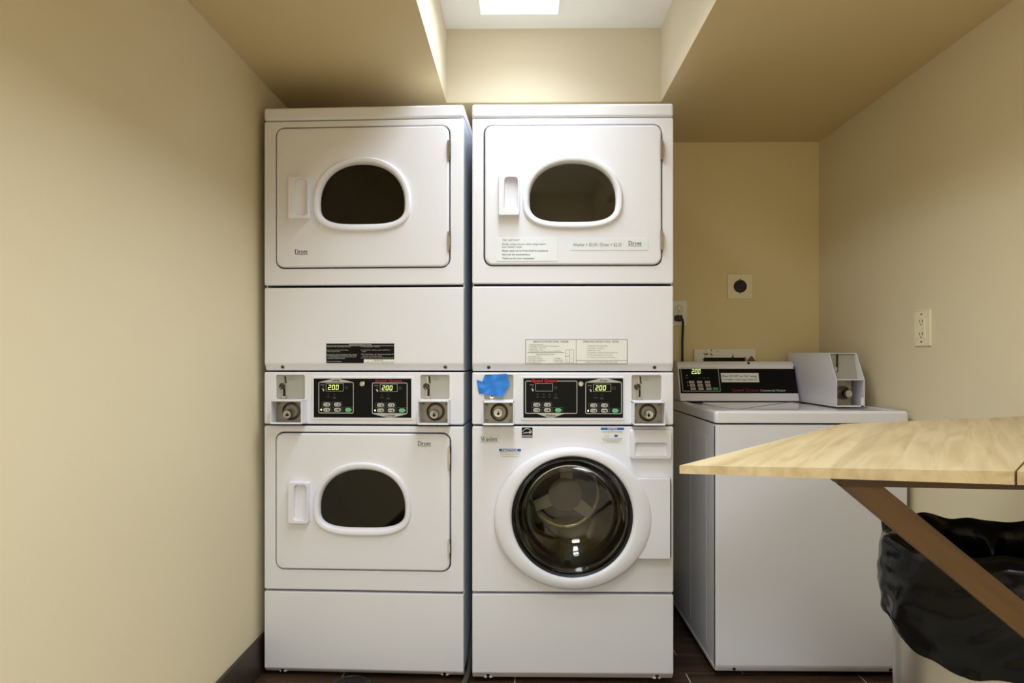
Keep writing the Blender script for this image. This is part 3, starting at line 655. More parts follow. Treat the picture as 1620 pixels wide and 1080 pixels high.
# operating instructions, white
rx = P2.rect(831, 536.5, 992.5, 575.5); st = MB().plate(rrect(*rx, 0.003), -0.0008, 0.0005).build('instruction_sticker', M['cream'], S2, smooth=False); lab(st, 'white two-column instruction sticker with dark border')
f = flatf(-0.0011); b = MB(); Wd, H = rx[1] - rx[0], rx[3] - rx[2]; X = lambda u: rx[0] + u * Wd; Z = lambda v: rx[3] - v * H
b.frame(*rx, 0.003, 0.0016, f); b.rect(X(.497), X(.5), Z(1), Z(0), f); b.rect(X(.5), X(1), Z(.87), Z(.855), f); b.rect(X(.02), X(.38), Z(.55), Z(.535), f)
x0, x1, z0, z1 = X(.395), X(.475), Z(.95), Z(.42); b.frame(x0, x1, z0, z1, .001, .0009, f); b.rect((x0 + x1) / 2 - .0005, (x0 + x1) / 2 + .0005, z0, z1, f); b.rect(x0, (x0 + x1) / 2, Z(.69), Z(.675), f)
b.text('OPERATING INSTRUCTIONS - WASHER', f, X(.25), Z(.135), 0.0062, Wd * .35, 'C', bold=.01); b.text('OPERATING INSTRUCTIONS - DRYER', f, X(.74), Z(.135), 0.0062, Wd * .35, 'C', bold=.01)
for (u, v, wd, s) in ((.035, .235, .14, '1. Select Cycle Selection'), (.035, .30, .30, '2. Load Single Cup of Low Suds Concentrated Detergent'), (.035, .37, .17, '3. Load Clothes - Close Door'), (.035, .44, .13, '4. Insert Coins - Card'), (.035, .505, .32, '5. To Start Washer - Push Start - Pause to Lock the Door'),
                      (.105, .64, .18, 'DISPENSER INSTRUCTIONS'), (.03, .73, .12, 'Main Detergent Wash'), (.015, .81, .155, '2. Add Detergent to Main Cup'), (.03, .885, .165, 'Fabric Softener Liquid Reservoir'), (.015, .96, .14, '4. Other Dispenser Use'),
                      (.28, .79, .07, 'A. Detergent'), (.28, .87, .09, 'B. Liquid Bleach'), (.28, .945, .10, 'C. Fabric Softener'),
                      (.605, .29, .20, '1. Select Fabric Type Cycle settings'), (.605, .385, .17, '2. Load Clothes - Close Door'), (.605, .475, .13, '3. Insert Coins - Card'), (.605, .565, .30, '4. To Start Dryer - Push Start, Close the Lint Filter Cover'), (.605, .66, .25, '5. To Extend Drying Cycle - Insert Coins'), (.605, .755, .28, '6. To Unload Dryer - Remove Items and Close Door'),
                      (.59, .955, .31, 'CLEAN LINT FILTER AFTER EACH USE')):
    b.text(s, f, X(u), Z(v), 0.0042, Wd * wd)
for (u, v, s) in ((.408, .60, '1'), (.408, .86, '2'), (.447, .83, '3')): b.text(s, f, X(u), Z(v), .005)
b.build('sticker_lettering', M['greyink'], st, smooth=False)
# control section
zA, zB, zC, zD_, zE = [P2.on(905, q)[1] for q in (589, 671.5, 674.5, 936.5, 940)]
shell(S2, 'lower_cabinet', W2, 0.03, zC, 0.023, D, M['side_white']); shell(S2, 'control_cabinet', W2, zB + 0.001, zA, 0.023, D, M['side_white'])
pl1, pl2 = (766, 593, 812, 632), (999.5, 593.5, 1046.5, 633)
h1, h2 = [rrect(*P2.rect(*q), 0.006) for q in (pl1, pl2)]
cp2 = MB().plate(rrect(0, W2, zB, zA, 0.005), 0, 0.022, 0.004, holes=[h1, h2], hbev=0.0015).build('control_panel', M['enamel'], S2)
coin_unit(S2, P2, pl1, (763.5, 635.5, 813, 672.5), (788, 653), None)
coin_unit(S2, P2, pl2, (1002.5, 636, 1053, 673), (1027, 656), None)
rx = P2.rect(824, 595.5, 987.5, 664.5); MB().plate(rrect(*rx, 0.004), -0.0035, 0, 0.0015).build('overlay_bezel', M['enamel_matte'], cp2)
rx = P2.rect(828, 598, 985.5, 660.5); MB().box(rx[0], rx[1], -0.0042, -0.003, rx[2], rx[3]).build('black_overlay', M['black'], cp2, smooth=False)
control_print(cp2, P2, YO, [(831, 602, 913, 654), (926, 604, 983.5, 654.5)], None, None, None)
display(cp2, P2, YO, (847, 606, 874.5, 618.5), ''); display(cp2, P2, YO, (938.5, 607, 966.5, 619.5), '200')
key_cluster(cp2, P2, YO, 843.5, 637, False); key_cluster(cp2, P2, YO, 933.5, 638)
lamps(cp2, P2, YO, [(850.5, 623.5, 'WASH', None), (860, 623.5, 'RINSE', None), (869.7, 623.5, 'SPIN', None), (879, 623.5, 'DOOR', 'LOCKED'), (942, 624.5, 'DRYING', None), (951.7, 624.5, 'COOL', 'DOWN')])
roof(cp2, P2, YO, 928.5, 982, 604.2, 598.4, 'Dryer'); roof(cp2, P2, YO, 849, 893, 653.4, 660, 'Washer')
rx = P2.rect(840.5, 600.2, 881, 605.2); b = MB().rect(*rx, flatf(YO - 0.0003)).build('print_gap', M['black'], cp2, smooth=False)
x0, z0 = P2.on(841.5, 604); x1, z1 = P2.on(880.5, 599.3)
MB().text('Speed Queen', flatf(YO - 0.0006), x0, z0, 0.0095, x1 - x0, bold=0.03).build('red_lettering', M['red'], cp2, smooth=False)
x, z = P2.on(919, 607); b = MB(); b.lathe((x, YO, z), (0, -1, 0), [(0.0085, 0), (0.0085, 0.0018), (0.006, 0.0024), (0.0055, 0.0008), (0.003, 0.0008), (0.0028, 0.002), (0, 0.002)], 20); b.build('panel_lock', M['chrome'], cp2)
# washer front with round opening
cx, cz = P2.on(905.5, 818.5); rg = 95.5 * 2.387 / F
wf = MB().plate(rrect(0, W2, zD_, zC, 0.006), 0, 0.022, 0.004, holes=[ellipse(cx, cz, rg + 0.008, rg + 0.008, 64)], hbev=0.0).build('washer_front', M['enamel'], S2)
toe(S2, P2, 747, 1066, 940, 1064.5, 1075, (772, 1040), W2)
for fx in (0.06, W2 - 0.06):
    for fy in (0.08, D - 0.08): MB().lathe((fx, fy, 0.0), (0, 0, 1), [(0.022, 0), (0.022, 0.008), (0.008, 0.012), (0.008, 0.034)], 16, True, True).build('levelling_foot', M['rubber'], S2)
# porthole door
YW = -0.034
ox, oz = P2.on(906.8, 819.5, YW * .6); ex, ez = 126 * 2.36 / F, 112.5 * 2.36 / F
out = ellipse(ox, oz, ex, ez, 72); ix, iz = P2.on(905.5, 818.3, YW); inn = ellipse(ix, iz, 96 * 2.355 / F, 96 * 2.355 / F, 72)
wd_ = MB().loft([[(q[0], dy, q[1]) for q in lerp(out, inn, k)] for k, dy in ((0.06, -0.002), (0, -0.008), (0, -0.016), (0.03, -0.024), (0.10, -0.030), (0.22, -0.0345), (0.5, -0.038), (0.78, -0.0385), (0.92, -0.036), (0.99, -0.030), (1.0, -0.022), (1.02, 0.0))]).build('washer_door', M['enamel_matte'], S2)
lab(wd_, 'round white porthole door with dark glass')
q = P2.rect(1010, 757, 1060.5, 884, -0.028)
MB().plate(rrect(q[0], q[1], q[2], q[3], 0.002), -0.0285, -0.001, 0.002, seg=2).build('latch_cover', M['enamel_matte'], wd_)
MB().box(q[1], q[1] + 0.0045, -0.018, -0.001, q[2] + 0.002, q[3] - 0.004).build('latch_edge', M['slot'], wd_, smooth=False)
gk = MB().lathe((ix, 0, iz), (0, 1, 0), [(rg * 1.0, -0.024), (rg * 0.975, -0.028), (rg * 0.955, -0.024), (rg * 0.95, -0.016)], 64).build('window_trim', M['rubber'], wd_)
R0 = rg * 0.96
pf = [(R0, -0.022), (R0 * .97, -0.010), (R0 * .94, 0.02), (R0 * .90, 0.055), (R0 * .80, 0.085), (R0 * .62, 0.103), (R0 * .4, 0.111), (R0 * .18, 0.114), (0.001, 0.115)]
th = 0.006
MB().lathe((ix, 0, iz), (0, 1, 0), pf + [(max(0.001, r - (th if i == 0 else th * .6)) if False else max(0.001, r * 0.975), h + (th if i < 8 else th)) for i, (r, h) in list(enumerate(pf))[::-1]] + [pf[0]], 64).build('window_bowl', M['glass_washer'], wd_)
MB().lathe((ix, 0, iz), (0, 1, 0), [(rg + 0.006, 0.002), (rg * 0.99, 0.03), (rg * 1.0, 0.06), (rg * 0.97, 0.075), (rg * 1.04, 0.085), (rg * 1.12, 0.10)], 64).build('door_gasket', M['rubber'], wd_)
dm = drum(S2, ix, iz, 0.25, 0.10, 0.40, M['steel'], 'wash_drum')
MB().lathe((ix, 0.392, iz), (0, -1, 0), [(0.235, -.004), (0.235, 0), (0.14, 0.004), (0.0, 0.004)], 48).build('drum_back', M['cup_dark'], dm)
for a in (86, 201, 322):
    a = math.radians(a); c_, s_ = math.cos(a), math.sin(a)
    q = [(0.03, -0.026), (0.128, -0.021), (0.128, 0.021), (0.03, 0.026)]
    MB().loft([[(ix + u * c_ - v * s_, yy, iz + u * s_ + v * c_) for u, v in q] for yy in (0.389, 0.360)], True, True).build('drum_spoke', M['spoke'], dm, smooth=False)
MB().lathe((ix, 0.389, iz), (0, -1, 0), [(0.066, 0), (0.066, 0.030), (0.05, 0.036), (0.0, 0.037)], 24).build('drum_hub', M['hub'], dm)
MB().lathe((ix, 0.389, iz), (0, -1, 0), [(0.137, -.002), (0.137, 0.006), (0.131, 0.008), (0.126, 0.006), (0.126, -.002)], 48).build('drum_ring', M['chrome'], dm)
# detergent drawer
q = P2.rect(996.5, 679, 1062, 725, -0.010); o_ = rrect(*q, 0.010); qi = P2.rect(1004, 700, 1054.5, 718.5, -0.012); i_ = rrect(*qi, 0.006)
i_ = [(a, b_ + (0.003 * (1 - ((a - (qi[0] + qi[1]) / 2) / ((qi[1] - qi[0]) / 2)) ** 2) if b_ > (qi[2] + qi[3]) / 2 else -0.002)) for a, b_ in i_]
MB().loft([[(a[0], dy, a[1]) for a in lerp(o_, i_, k)] for k, dy in ((0, 0.0), (0, -0.015), (0.03, -0.019), (0.12, -0.021), (0.9, -0.022), (1.0, -0.0205))] + [[(a, -0.002 - 0.010 * (1 - min(1, max(0, (z_ - qi[2]) / (qi[3] - qi[2])))), z_) for a, z_ in i_]], False, True).build('detergent_drawer', M['enamel_matte'], S2)
# stickers on the washer front
f = flatf(-0.0012)
q = P2.rect(757, 686, 791, 702); tl = MB().plate(rrect(*q, 0.002), -0.0008, 0).build('name_label', M['clear'], wf, smooth=False)
b = MB(); x0, z0 = P2.on(760.5, 697.2); x1, _ = P2.on(787.5, 697.2); serif(b, 'Washer', f, x0, z0, 0.0145, x1 - x0); b.rect(x0, x1, z0 - .0035, z0 - .0027, f); b.build('label_lettering', M['ink'], tl, smooth=False)
# energy emblem: black square with arc, star and lettering bar
q = P2.rect(825.5, 675.8, 842.5, 692); em = MB().box(q[0], q[1], -0.0007, 0, q[2], q[3]).build('energy_emblem', M['black'], wf, smooth=False)
b = MB(); Wd, H = q[1] - q[0], q[3] - q[2]; X = lambda u: q[0] + u * Wd; Z = lambda v: q[2] + v * H
ar = [(.5 + .46 * math.cos(math.radians(a)), .42 + .50 * math.sin(math.radians(a))) for a in range(8, 173, 11)]; ar2 = [(.5 + .41 * math.cos(math.radians(a)), .42 + .43 * math.sin(math.radians(a))) for a in range(8, 173, 11)]
for i in range(len(ar) - 1): b.flat([(X(p_[0]), Z(p_[1])) for p_ in (ar[i], ar[i + 1], ar2[i + 1], ar2[i])], f)
stx = []
for k in range(10):
    a = PI / 2 + k * PI / 5 + 0.15; r = .20 if k % 2 == 0 else .085; stx.append((X(.76 + r * math.cos(a)), Z(.52 + r * math.sin(a))))
b.flat(stx, f)
wv = [(.08, .40), (.13, .50), (.20, .46), (.26, .54), (.34, .50), (.42, .58), (.50, .50), (.60, .55), (.62, .48), (.5, .42), (.42, .47), (.34, .40), (.26, .45), (.2, .37), (.13, .40)]
for i in range(1, 7): b.flat([(X(wv[j][0]), Z(wv[j][1])) for j in (i, i + 1, len(wv) - 1 - i, len(wv) - i)][:4], f)
b.rect(X(.03), X(.97), Z(.06), Z(.24), f); b.build('emblem_print', M['lineink'], em, smooth=False)
MB().text('ENERGY STAR', flatf(-0.0015), X(.5), Z(.095), H * .11, Wd * .86, 'C', bold=.02).build('emblem_lettering', M['ink'], em, smooth=False)
def notice(q, title_h, tw, lines, pics, parent, lb):
    q = P2.rect(*q); o = MB().plate(rrect(*q, .002), -0.0008, 0).build('notice_sticker', M['cream'], parent, smooth=False); lab(o, lb)
    Wd, H = q[1] - q[0], q[3] - q[2]; X = lambda u: q[0] + u * Wd; Z = lambda v: q[3] - v * H
    b = MB().rect(X(0), X(1), Z(title_h), Z(0), f)
    if pics: b.rect(X(.58), X(.73), Z(.62), Z(.47), f)
    b.build('blue_band', M['blueprint'], o, smooth=False)
    MB().text('NOTICE', flatf(-0.0016), X(.5), Z(title_h * .86), H * title_h * .72, Wd * tw, 'C', bold=.02).build('notice_title', M['paper'], o, smooth=False)
    b = MB()
    for (u, v, wd, s) in lines: b.text(s, f, X(u), Z(v), 0.0034, Wd * wd, 'C')
    if pics: b.frame(X(.17), X(.33), Z(.63), Z(.5), .0005, .0006, f); b.rect(X(.47), X(.5), Z(.24), Z(.18), f)
    b.build('notice_lettering', M['greyink'], o, smooth=False)
notice((789.5, 709.5, 824, 723.5), .30, .70, ((.5, .50, .92, 'Add detergent only when the cup is'), (.5, .70, .88, 'empty and the door is locked shut'), (.5, .92, .80, 'See manual for instructions')), False, wf, 'small blue headed notice near the washer lettering')
notice((950.5, 676, 987, 700), .16, .40, ((.5, .27, .9, 'Use only high efficiency detergent'), (.5, .35, .88, 'too much soap can cause over sudsing'), (.5, .74, .88, 'Do not use pods in the dispenser'), (.5, .83, .84, 'Place pods in drum before clothes'), (.5, .91, .74, 'Do not overfill the machine'), (.5, .98, .5, 'See manual')), True, wf, 'blue headed notice with two small pictures by the drawer')

# crumpled blue tape over the coin slot of this machine
def tape():
    base = P2.P
    poly = [(754, 600.5), (763, 603.5), (766.5, 594), (801.5, 590.5), (801.5, 605), (807, 609), (800, 617), (796, 627), (790, 627.5), (770, 623.5), (758, 622.5), (757.5, 613)]
    pts = [P2.on(x, y, -0.004) for x, y in poly]
    bm = bmesh.new(); vs = [bm.verts.new((p_[0], -0.004, p_[1])) for p_ in pts]; fc = bm.faces.new(vs)
    bmesh.ops.triangulate(bm, faces=[fc]); bmesh.ops.subdivide_edges(bm, edges=bm.edges[:], cuts=7, use_grid_fill=True)
    x0, z0 = P2.on(777, 608)
    for v in bm.verts:
        dx, dz = v.co.x - x0, v.co.z - z0; a = math.atan2(dz, dx); r = math.hypot(dx, dz)
        v.co.y += -0.003 * math.sin(a * 7 + r * 60) * min(1, r * 40) * math.exp(-r * 12) - 0.0025 * math.sin(dx * 130 + dz * 70) * math.exp(-r * 10) - 0.003
    n = [f_ for f_ in bm.faces]; ex_ = bmesh.ops.solidify(bm, geom=n, thickness=0.0006)
    m = MB(); m.bm.free(); m.bm = bm
    o = m.build('blue_tape', M['bluetape'], None, angle=60)
    o.location = (P2.P[0], P2.P[1], 0)
    return tag(o, 'crumpled blue painter tape stuck over the coin slot of the front-loading washer', 'tape')
tape()

# ------------------------------------------------------------------ RIGHT: top-loading washer
P3 = Plane(1132.5, 2.434, 0.0); OX, OY = P3.P
W3 = P3.on(1436.5, 900)[0]; D3 = 0.69
S3 = thing('top_load_washer', 'white top-loading washer with sloped black control console, under the socket on the back wall', 'washer', (OX, OY, 0))
zdk, zlip, zbody, zb0, z00 = P3.on(1280, 650)[1], P3.on(1280, 669)[1], P3.on(1280, 671.5)[1], P3.on(1280, 1054)[1], 0.018
b = MB(); b.prism_x([(0, zbody), (0, zb0), (0.010, z00), (0.03, z00), (0.03, zbody)], 0, W3, 0.006, 3); b.build('front_panel', M['enamel'], S3)
sd = MB(); k = 0.003
sd.plate([(0.012, z00 + .006), (D3, z00 + .006), (D3, zbody), (0.012, zbody)], 0, k, surf=lambda a, y_, z_: (y_, a, z_))
sd.box(W3 - k, W3, 0.03, D3, z00, zbody).box(k, W3 - k, D3 - k, D3, z00, zbody).box(k, W3 - k, 0.03, D3 - k, z00, z00 + k)
sd = sd.build('cabinet', M['enamel'], S3, smooth=False)
for (a0, a1, z0_, z1_) in ((0.12, 0.30, 0.06, zbody - 0.05), (0.36, 0.60, 0.06, zbody - 0.05)):
    q = rrect(a0, a1, z0_, z1_, 0.012); q2 = offset(q, 0.006)
    MB().loft([[(0.0, p_[0], p_[1]) for p_ in q], [(-0.0018, p_[0], p_[1]) for p_ in q2]], False, True).build('side_rib', M['enamel'], sd)
MB().box(-0.002, 0.004, 0.02, D3, 0.022, 0.034, bev=.001, seg=1).build('base_rail', M['side_white'], sd, smooth=False)
for px in (1162, 1410):
    x = P3.on(px, 1058)[0]
    MB().lathe((0.06 if px < 1300 else W3 - .06, 0.08, 0), (0, 0, 1), [(0.022, 0), (0.022, 0.008), (0.008, 0.012), (0.008, z00)], 16, True, True).build('levelling_foot', M['rubber'], S3)
    MB().lathe((0.06 if px < 1300 else W3 - .06, D3 - 0.08, 0), (0, 0, 1), [(0.022, 0), (0.022, 0.008), (0.008, 0.012), (0.008, z00)], 16, True, True).build('levelling_foot', M['rubber'], S3)
    MB().lathe((x, 0.005, (zb0 + z00) / 2), (0, -1, -.3), [(0.006, -.002), (0.006, 0.0015), (0, 0.002)], 12).build('toe_screw', M['brown'], S3)
# deck: raised rim, sunk field, and the lid
dk = rrect(-0.004, W3 + 0.004, -0.004, D3, 0.014, 6); R = []
for ins, zz in ((0.002, zlip), (0, zlip + 0.003), (0, zdk - 0.010), (0.0025, zdk - 0.004), (0.008, zdk), (0.020, zdk + 0.0005), (0.026, zdk - 0.002), (0.032, zdk - 0.007)): R.append([(p_[0], p_[1], zz) for p_ in offset(dk, ins)])
top = MB().loft(R, False, True).build('deck', M['enamel_gloss'], S3)
lx0, lx1, ly0, ly1 = 0.075, W3 - 0.20, 0.045, 0.50
ll = rrect(lx0, lx1, ly0, ly1, 0.03, 6); ll = [(a, b_ - (0.012 * (1 - ((a - (lx0 + lx1) / 2) / ((lx1 - lx0) / 2)) ** 2) if b_ < 0.2 else 0)) for a, b_ in ll]
MB().loft([[(p_[0], p_[1], zdk - 0.008) for p_ in ll], [(p_[0], p_[1], zdk - 0.002) for p_ in offset(ll, .001)], [(p_[0], p_[1], zdk - 0.0002) for p_ in offset(ll, .006)], [(p_[0], p_[1], zdk + 0.001) for p_ in offset(ll, .04)]], False, True).build('lid', M['enamel_gloss'], S3)
# console: sloped face between (y=.526, low) and (y=.59, high)
CB = Vector((0, 2.955, zdk + 0.002)); CT = Vector((0, 3.022, 1.083)); sl = (CT - CB); nrm = (0, -sl.z, sl.y)
cb = ray_plane(1076, 629, CB, nrm); cbr = ray_plane(1264.5, 629, CB, nrm); xc0, xc1 = cb.x - OX, cbr.x - OX
yb_, yt_ = CB.y - OY, CT.y - OY
con = MB().prism_x([(yb_, CB.z), (yt_ - .004, CT.z - .006), (yt_ + .012, CT.z + .006), (yt_ + .03, CT.z + .008), (0.70, CT.z + .004), (0.70, CB.z)], xc0, xc1, 0.005, 3).build('console', M['enamel'], S3)
U = sl.normalized(); NN = Vector(nrm).normalized()
def cons(off):
    return lambda px, py: tuple(ray_plane(px, py, CB, nrm) - Vector((OX, OY, 0)) + NN * off)
g0, g1, g2 = cons(0.0012), cons(0.0018), cons(0.0024)
pq = [(1073.5, 579.5), (1256.5, 579.5), (1262.5, 622), (1077, 622)]
b = MB(); b.loft([[cons(-0.001)(*q) for q in pq], [g0(*q) for q in pq]], False, True); ov = b.build('console_overlay', M['black'], S3, smooth=False)
def crect(b, x0, y0, x1, y1, f, sk=0.14): b.flat([(x0 + sk * (y1 - 600), y1), (x1 + sk * (y1 - 600), y1), (x1 + sk * (y0 - 600), y0), (x0 + sk * (y0 - 600), y0)], f); return b
def cframe(b, x0, y0, x1, y1, f, wd=0.8, sk=0.11):
    for q in ((x0, y0, x1, y0 + wd), (x0, y1 - wd, x1, y1), (x0, y0, x0 + wd, y1), (x1 - wd, y0, x1, y1)): crect(b, *q, f, sk)
def ctext(b, s, x0, yb, x1, cap, f, sk=0.12):
    V, T_, wid = glyphs(s, 0.01); kx = (x1 - x0) / wid; kz = cap / CAPH; vs = [b.bm.verts.new(f(x0 + v[0] * kx - sk * v[1] * kz * 0.3, yb - v[1] * kz)) for v in V]
    for t_ in T_:
        try: b.bm.faces.new([vs[i] for i in t_])
        except ValueError: pass
    return b
b = MB(); cframe(b, 1078, 581.5, 1138, 619, g1); b.build('printed_frame', M['lineink'], ov, smooth=False)
b = MB(); digits(b, '2.00', lambda u, v: g1(u, v), 1094, 1109, 590.6, 584.8, slant=-0.1); b.build('display_digits', M['led'], ov, smooth=False)
b = MB()
for ky in range(3):
    for kx in range(3):
        x0 = 1089.5 + kx * 12.4 + ky * .5; y0 = 602.6 + ky * 5.2; k_ = MB(); crect(k_, x0, y0, x0 + 8, y0 + 3.8, g1); k_.build('key', M['key'], ov, smooth=False)
        crect(b, x0 + 1.6, y0 + 1.4, x0 + 6.4, y0 + 2.4, g2)
b.build('key_symbol', M['greyink'], ov, smooth=False)
crect(MB(), 1125.5, 613, 1134, 616.8, g1).build('start_key', M['darkgreen'], ov, smooth=False)
b = MB()
for (px, py) in ((1086.5, 593.8), (1087.6, 604.6), (1088.2, 609.6)): b.flat([(px + .8 * math.cos(a_ * PI / 4), py - .9 * math.sin(a_ * PI / 4)) for a_ in range(8)], g1)
b.build('indicator_lamp', M['lineink'], ov, smooth=False)
b = MB()
for (px, py, s) in ((1084, 598.5, 'WASH'), (1104.5, 598.5, 'HOT'), (1111, 598.5, 'WARM'), (1118, 598.5, 'COLD')): ctext(b, s, px, py, px + 4.5, 1.2, g1)
b.build('lamp_caption', M['dimink'], ov, smooth=False)
b = MB(); ctext(b, 'Speed Queen', 1158.5, 619.3, 1200, 4.4, g1); b.build('red_lettering', M['darkred'], ov, smooth=False)
b = MB(); ctext(b, 'Commercial Washer', 1203, 619.3, 1243, 3.4, g1); b.build('console_lettering', M['lineink'], ov, smooth=False)
nt = MB(); nt.flat([(1140, 590.2), (1199.5, 590.2), (1201, 604.6), (1141.5, 604.6)][::-1], g1); nt = nt.build('paper_notice', M['paper'], ov, smooth=False); lab(nt, 'white paper notice about the hot setting')
b = MB(); ctext(b, 'Please DO NOT use "Hot" setting', 1142.5, 596.6, 1196.5, 3.2, g2); ctext(b, 'Use "WARM" or "COLD" setting. THANK YOU', 1143, 602, 1198, 2.6, g2); b.build('notice_lettering', M['ink'], nt, smooth=False)
xh = ray_plane(1185, 572.5, (0, CT.y - .004, 0), (0, 1, 0)); MB().lathe((xh.x - OX, yt_ + .0035, CT.z - .0005), (0, -.75, .66), [(0.006, -.004), (0.006, 0.002), (0.004, 0.003), (0, 0.003)], 14).build('console_button', M['slot'], con)
# coin box beside the console
a_ = at(1323, 640, 2.656); xl = a_.x - OX; xr = at(1368, 640, 2.656).x - OX; yf = 2.656 - OY; zmid = at(1340, 600, 2.656).z; yt2 = 2.722 - OY; ztop = at(1340, 558, 2.722).z; zbk = ztop + .004; ybk = 0.70; zb_ = zdk - 0.001; k = 0.003
prof = [(yf, zb_), (yf, zmid), (yt2, ztop), (ybk, zbk), (ybk, zb_)]
v = MB(); v.prism_x(prof, xl, xl + k); v.prism_x(prof, xr - k, xr)
v.prism_x([(yt2, ztop), (ybk, zbk), (ybk, zbk - k), (yt2 + .001, ztop - k)], xl + k, xr - k)
v.prism_x([(yf, zmid), (yf + .06, zmid), (yf + .06, zmid - k), (yf, zmid - k)], xl + k, xr - k)
v.prism_x([(yf, zb_), (yf, zb_ + .005), (yf + .06, zb_ + .005), (yf + .06, zb_)], xl + k, xr - k)
v.prism_x([(yf, zb_), (yf, zb_ + .035), (yf + .003, zb_ + .035), (yf + .003, zb_)], xr - .014, xr - k)
v = v.build('coin_box', M['enamel'], S3, smooth=False)
MB().prism_x([(yf + .05, zmid), (yf + .078, ztop - k), (yf + .085, ztop - k), (yf + .085, zmid)], xl + k, xr - k).build('coin_plate', M['slotplate'], v, smooth=False)
zm_ = (zmid + ztop) / 2
b = MB(); b.box(xl + .028, xl + .033, yf + .058, yf + .064, zm_ - .045, zm_ + .045); b.build('coin_slot', M['slot'], v, smooth=False)
b = MB(); b.box(xl + .018, xl + .027, yf + .052, yf + .068, zm_ - .02, zm_ - .005); b.build('return_lever', M['chrome'], v, smooth=False)
MB().box(xl + k, xr - .03, yf + .045, yf + .049, zb_ + .006, zmid - k).build('lock_plate', M['zinc'], v, smooth=False)
lc = ((xl + xr) / 2 + .002, yf + .045, (zb_ + zmid) / 2 + .002)
MB().lathe((lc[0] - .012, lc[1], lc[2] - .002), (0, -1, 0), [(0.026, 0), (0.026, .008), (0.022, .009), (0.021, .002), (0, .002)], 24).build('lock_cup', M['cup'], v)
MB().lathe((lc[0] - .008, lc[1], lc[2] - .004), (0.12, -1, 0), [(0.0145, 0), (0.0145, .036), (0.013, .038), (0.008, .0375), (0.007, .036), (0, .036)], 24).build('lock_cylinder', M['chrome'], v)
screw(v, xr - .042, zmid - .016, yf + .0445, .006, M['zinc']); screw(v, xr - .040, zb_ + .022, yf + .0445, .006, M['zinc'])

# ------------------------------------------------------------------ wall fittings
c0 = at(1170.3, 453, YB); t = thing('dryer_socket', 'square cream plate with a round black socket, on the back wall above the washer', 'socket', (c0.x, YB, c0.z))
hs = 0.056; MB().plate(rrect(-hs, hs, -hs, hs, .004), -0.006, 0, .0025).build('cover_plate', M['ivory'], t)
rc = MB().lathe((0, -0.0055, 0), (0, -1, 0), [(0.029, 0), (0.029, .004), (0.027, .006), (0.0, .0055)], 30).build('receptacle', M['rubber'], t)
b = MB(); f = flatf(-0.0119)
b.rect(-.003, .003, .008, .018, f); b.flat([(-.016, -.008), (-.014, -.011), (-.006, -.003), (-.008, 0)], f); b.flat([(.016, -.008), (.008, 0), (.006, -.003), (.014, -.011)], f); b.build('contact_slot', M['slot'], rc, smooth=False)
for s_ in (1, -1): screw(t, 0, s_ * .0325, -.0058, .0025, M['cup'])
c1 = at(1068, 495.5, YB); t = thing('wall_outlet', 'white double wall outlet half hidden behind the middle machine, black plug in it', 'outlet', (c1.x, YB, c1.z))
w_ = at(1086.5, 495, YB).x - c1.x; h_ = (at(1086, 475.5, YB).z - at(1086, 515.5, YB).z) / 2
MB().plate(rrect(-w_, w_, -h_, h_, .004), -0.006, 0, .0025).build('cover_plate', M['ivory2'], t)
ox_ = at(1073.5, 490, YB).x - c1.x
for zz in (at(1073, 489, YB).z - c1.z, at(1073, 503, YB).z - c1.z):
    r_ = MB().lathe((ox_, -0.0055, zz), (0, -1, 0), [(0.0165, 0), (0.0165, .0025), (0.0155, .003), (0, .003)], 24).build('receptacle', M['ivory2'], t)
    b = MB(); f = flatf(-.0088); b.rect(ox_ - .0075, ox_ - .0055, zz - .002, zz + .007, f); b.rect(ox_ + .0055, ox_ + .0075, zz - .001, zz + .006, f); b.flat(ellipse(ox_, zz - .008, .0028, .0028, 10), f)
    q = ellipse(ox_, zz, .0168, .0168, 24); b.ring(q, offset(q, .0012), flatf(-.0085)); b.build('contact_slot', M['slot'], r_, smooth=False)
# plug and cord
pg = at(1074.5, 503, YB - .03); t = thing('power_cord', 'black plug and cord hanging down from the half hidden outlet', 'cord', (pg.x, YB, pg.z))
MB().box(-.018, .016, -.034, -.009, -.013, .013, bev=.005, seg=3).build('plug', M['rubber'], t)
e1 = [at(*q) - Vector((pg.x, YB, pg.z)) for q in ((1077, 503, YB - .03), (1079.5, 504.5, YB - .03), (1080.6, 510, YB - .028), (1080.3, 520, YB - .025), (1079.6, 540, YB - .02), (1079.6, 560, YB - .017), (1079.6, 600, YB - .014), (1080, 650, YB - .014))]
MB().tube(e1, .0052, 10).build('cable', M['rubber'], t)
# painted metal box behind the console
a0, a1 = at(1097, 552.5, YB), at(1194, 552.5, YB); t = thing('washer_hookup_box', 'chipped white metal box on the back wall behind the washer console', 'box', ((a0.x + a1.x) / 2, YB, a0.z - .06))
hw = (a1.x - a0.x) / 2; za_, zb__ = -.10, .06; sx0, sx1 = at(1112, 566, YB).x - (a0.x + a1.x) / 2, at(1178, 566, YB).x - (a0.x + a1.x) / 2; sz = at(1140, 565.5, YB).z - (a0.z - .06)
MB().plate([(-hw, za_), (hw, za_), (hw, zb__), (-hw, zb__)], -.018, 0, .0015, holes=[[(sx0, za_ + .03), (sx1, za_ + .03), (sx1, sz), (sx0, sz)]], hbev=0, seg=1).build('box_frame', M['rustpaint'], t, smooth=False)
MB().box(sx0, sx1, -.004, -.001, za_ + .03, sz).build('box_recess', M['dark'], t, smooth=False)
MB().cyl(((sx0 + sx1) / 2 - .04, -.012, za_ + .05), (0, 0, 1), .012, .012, .05, 12).build('valve', M['chrome'], t)
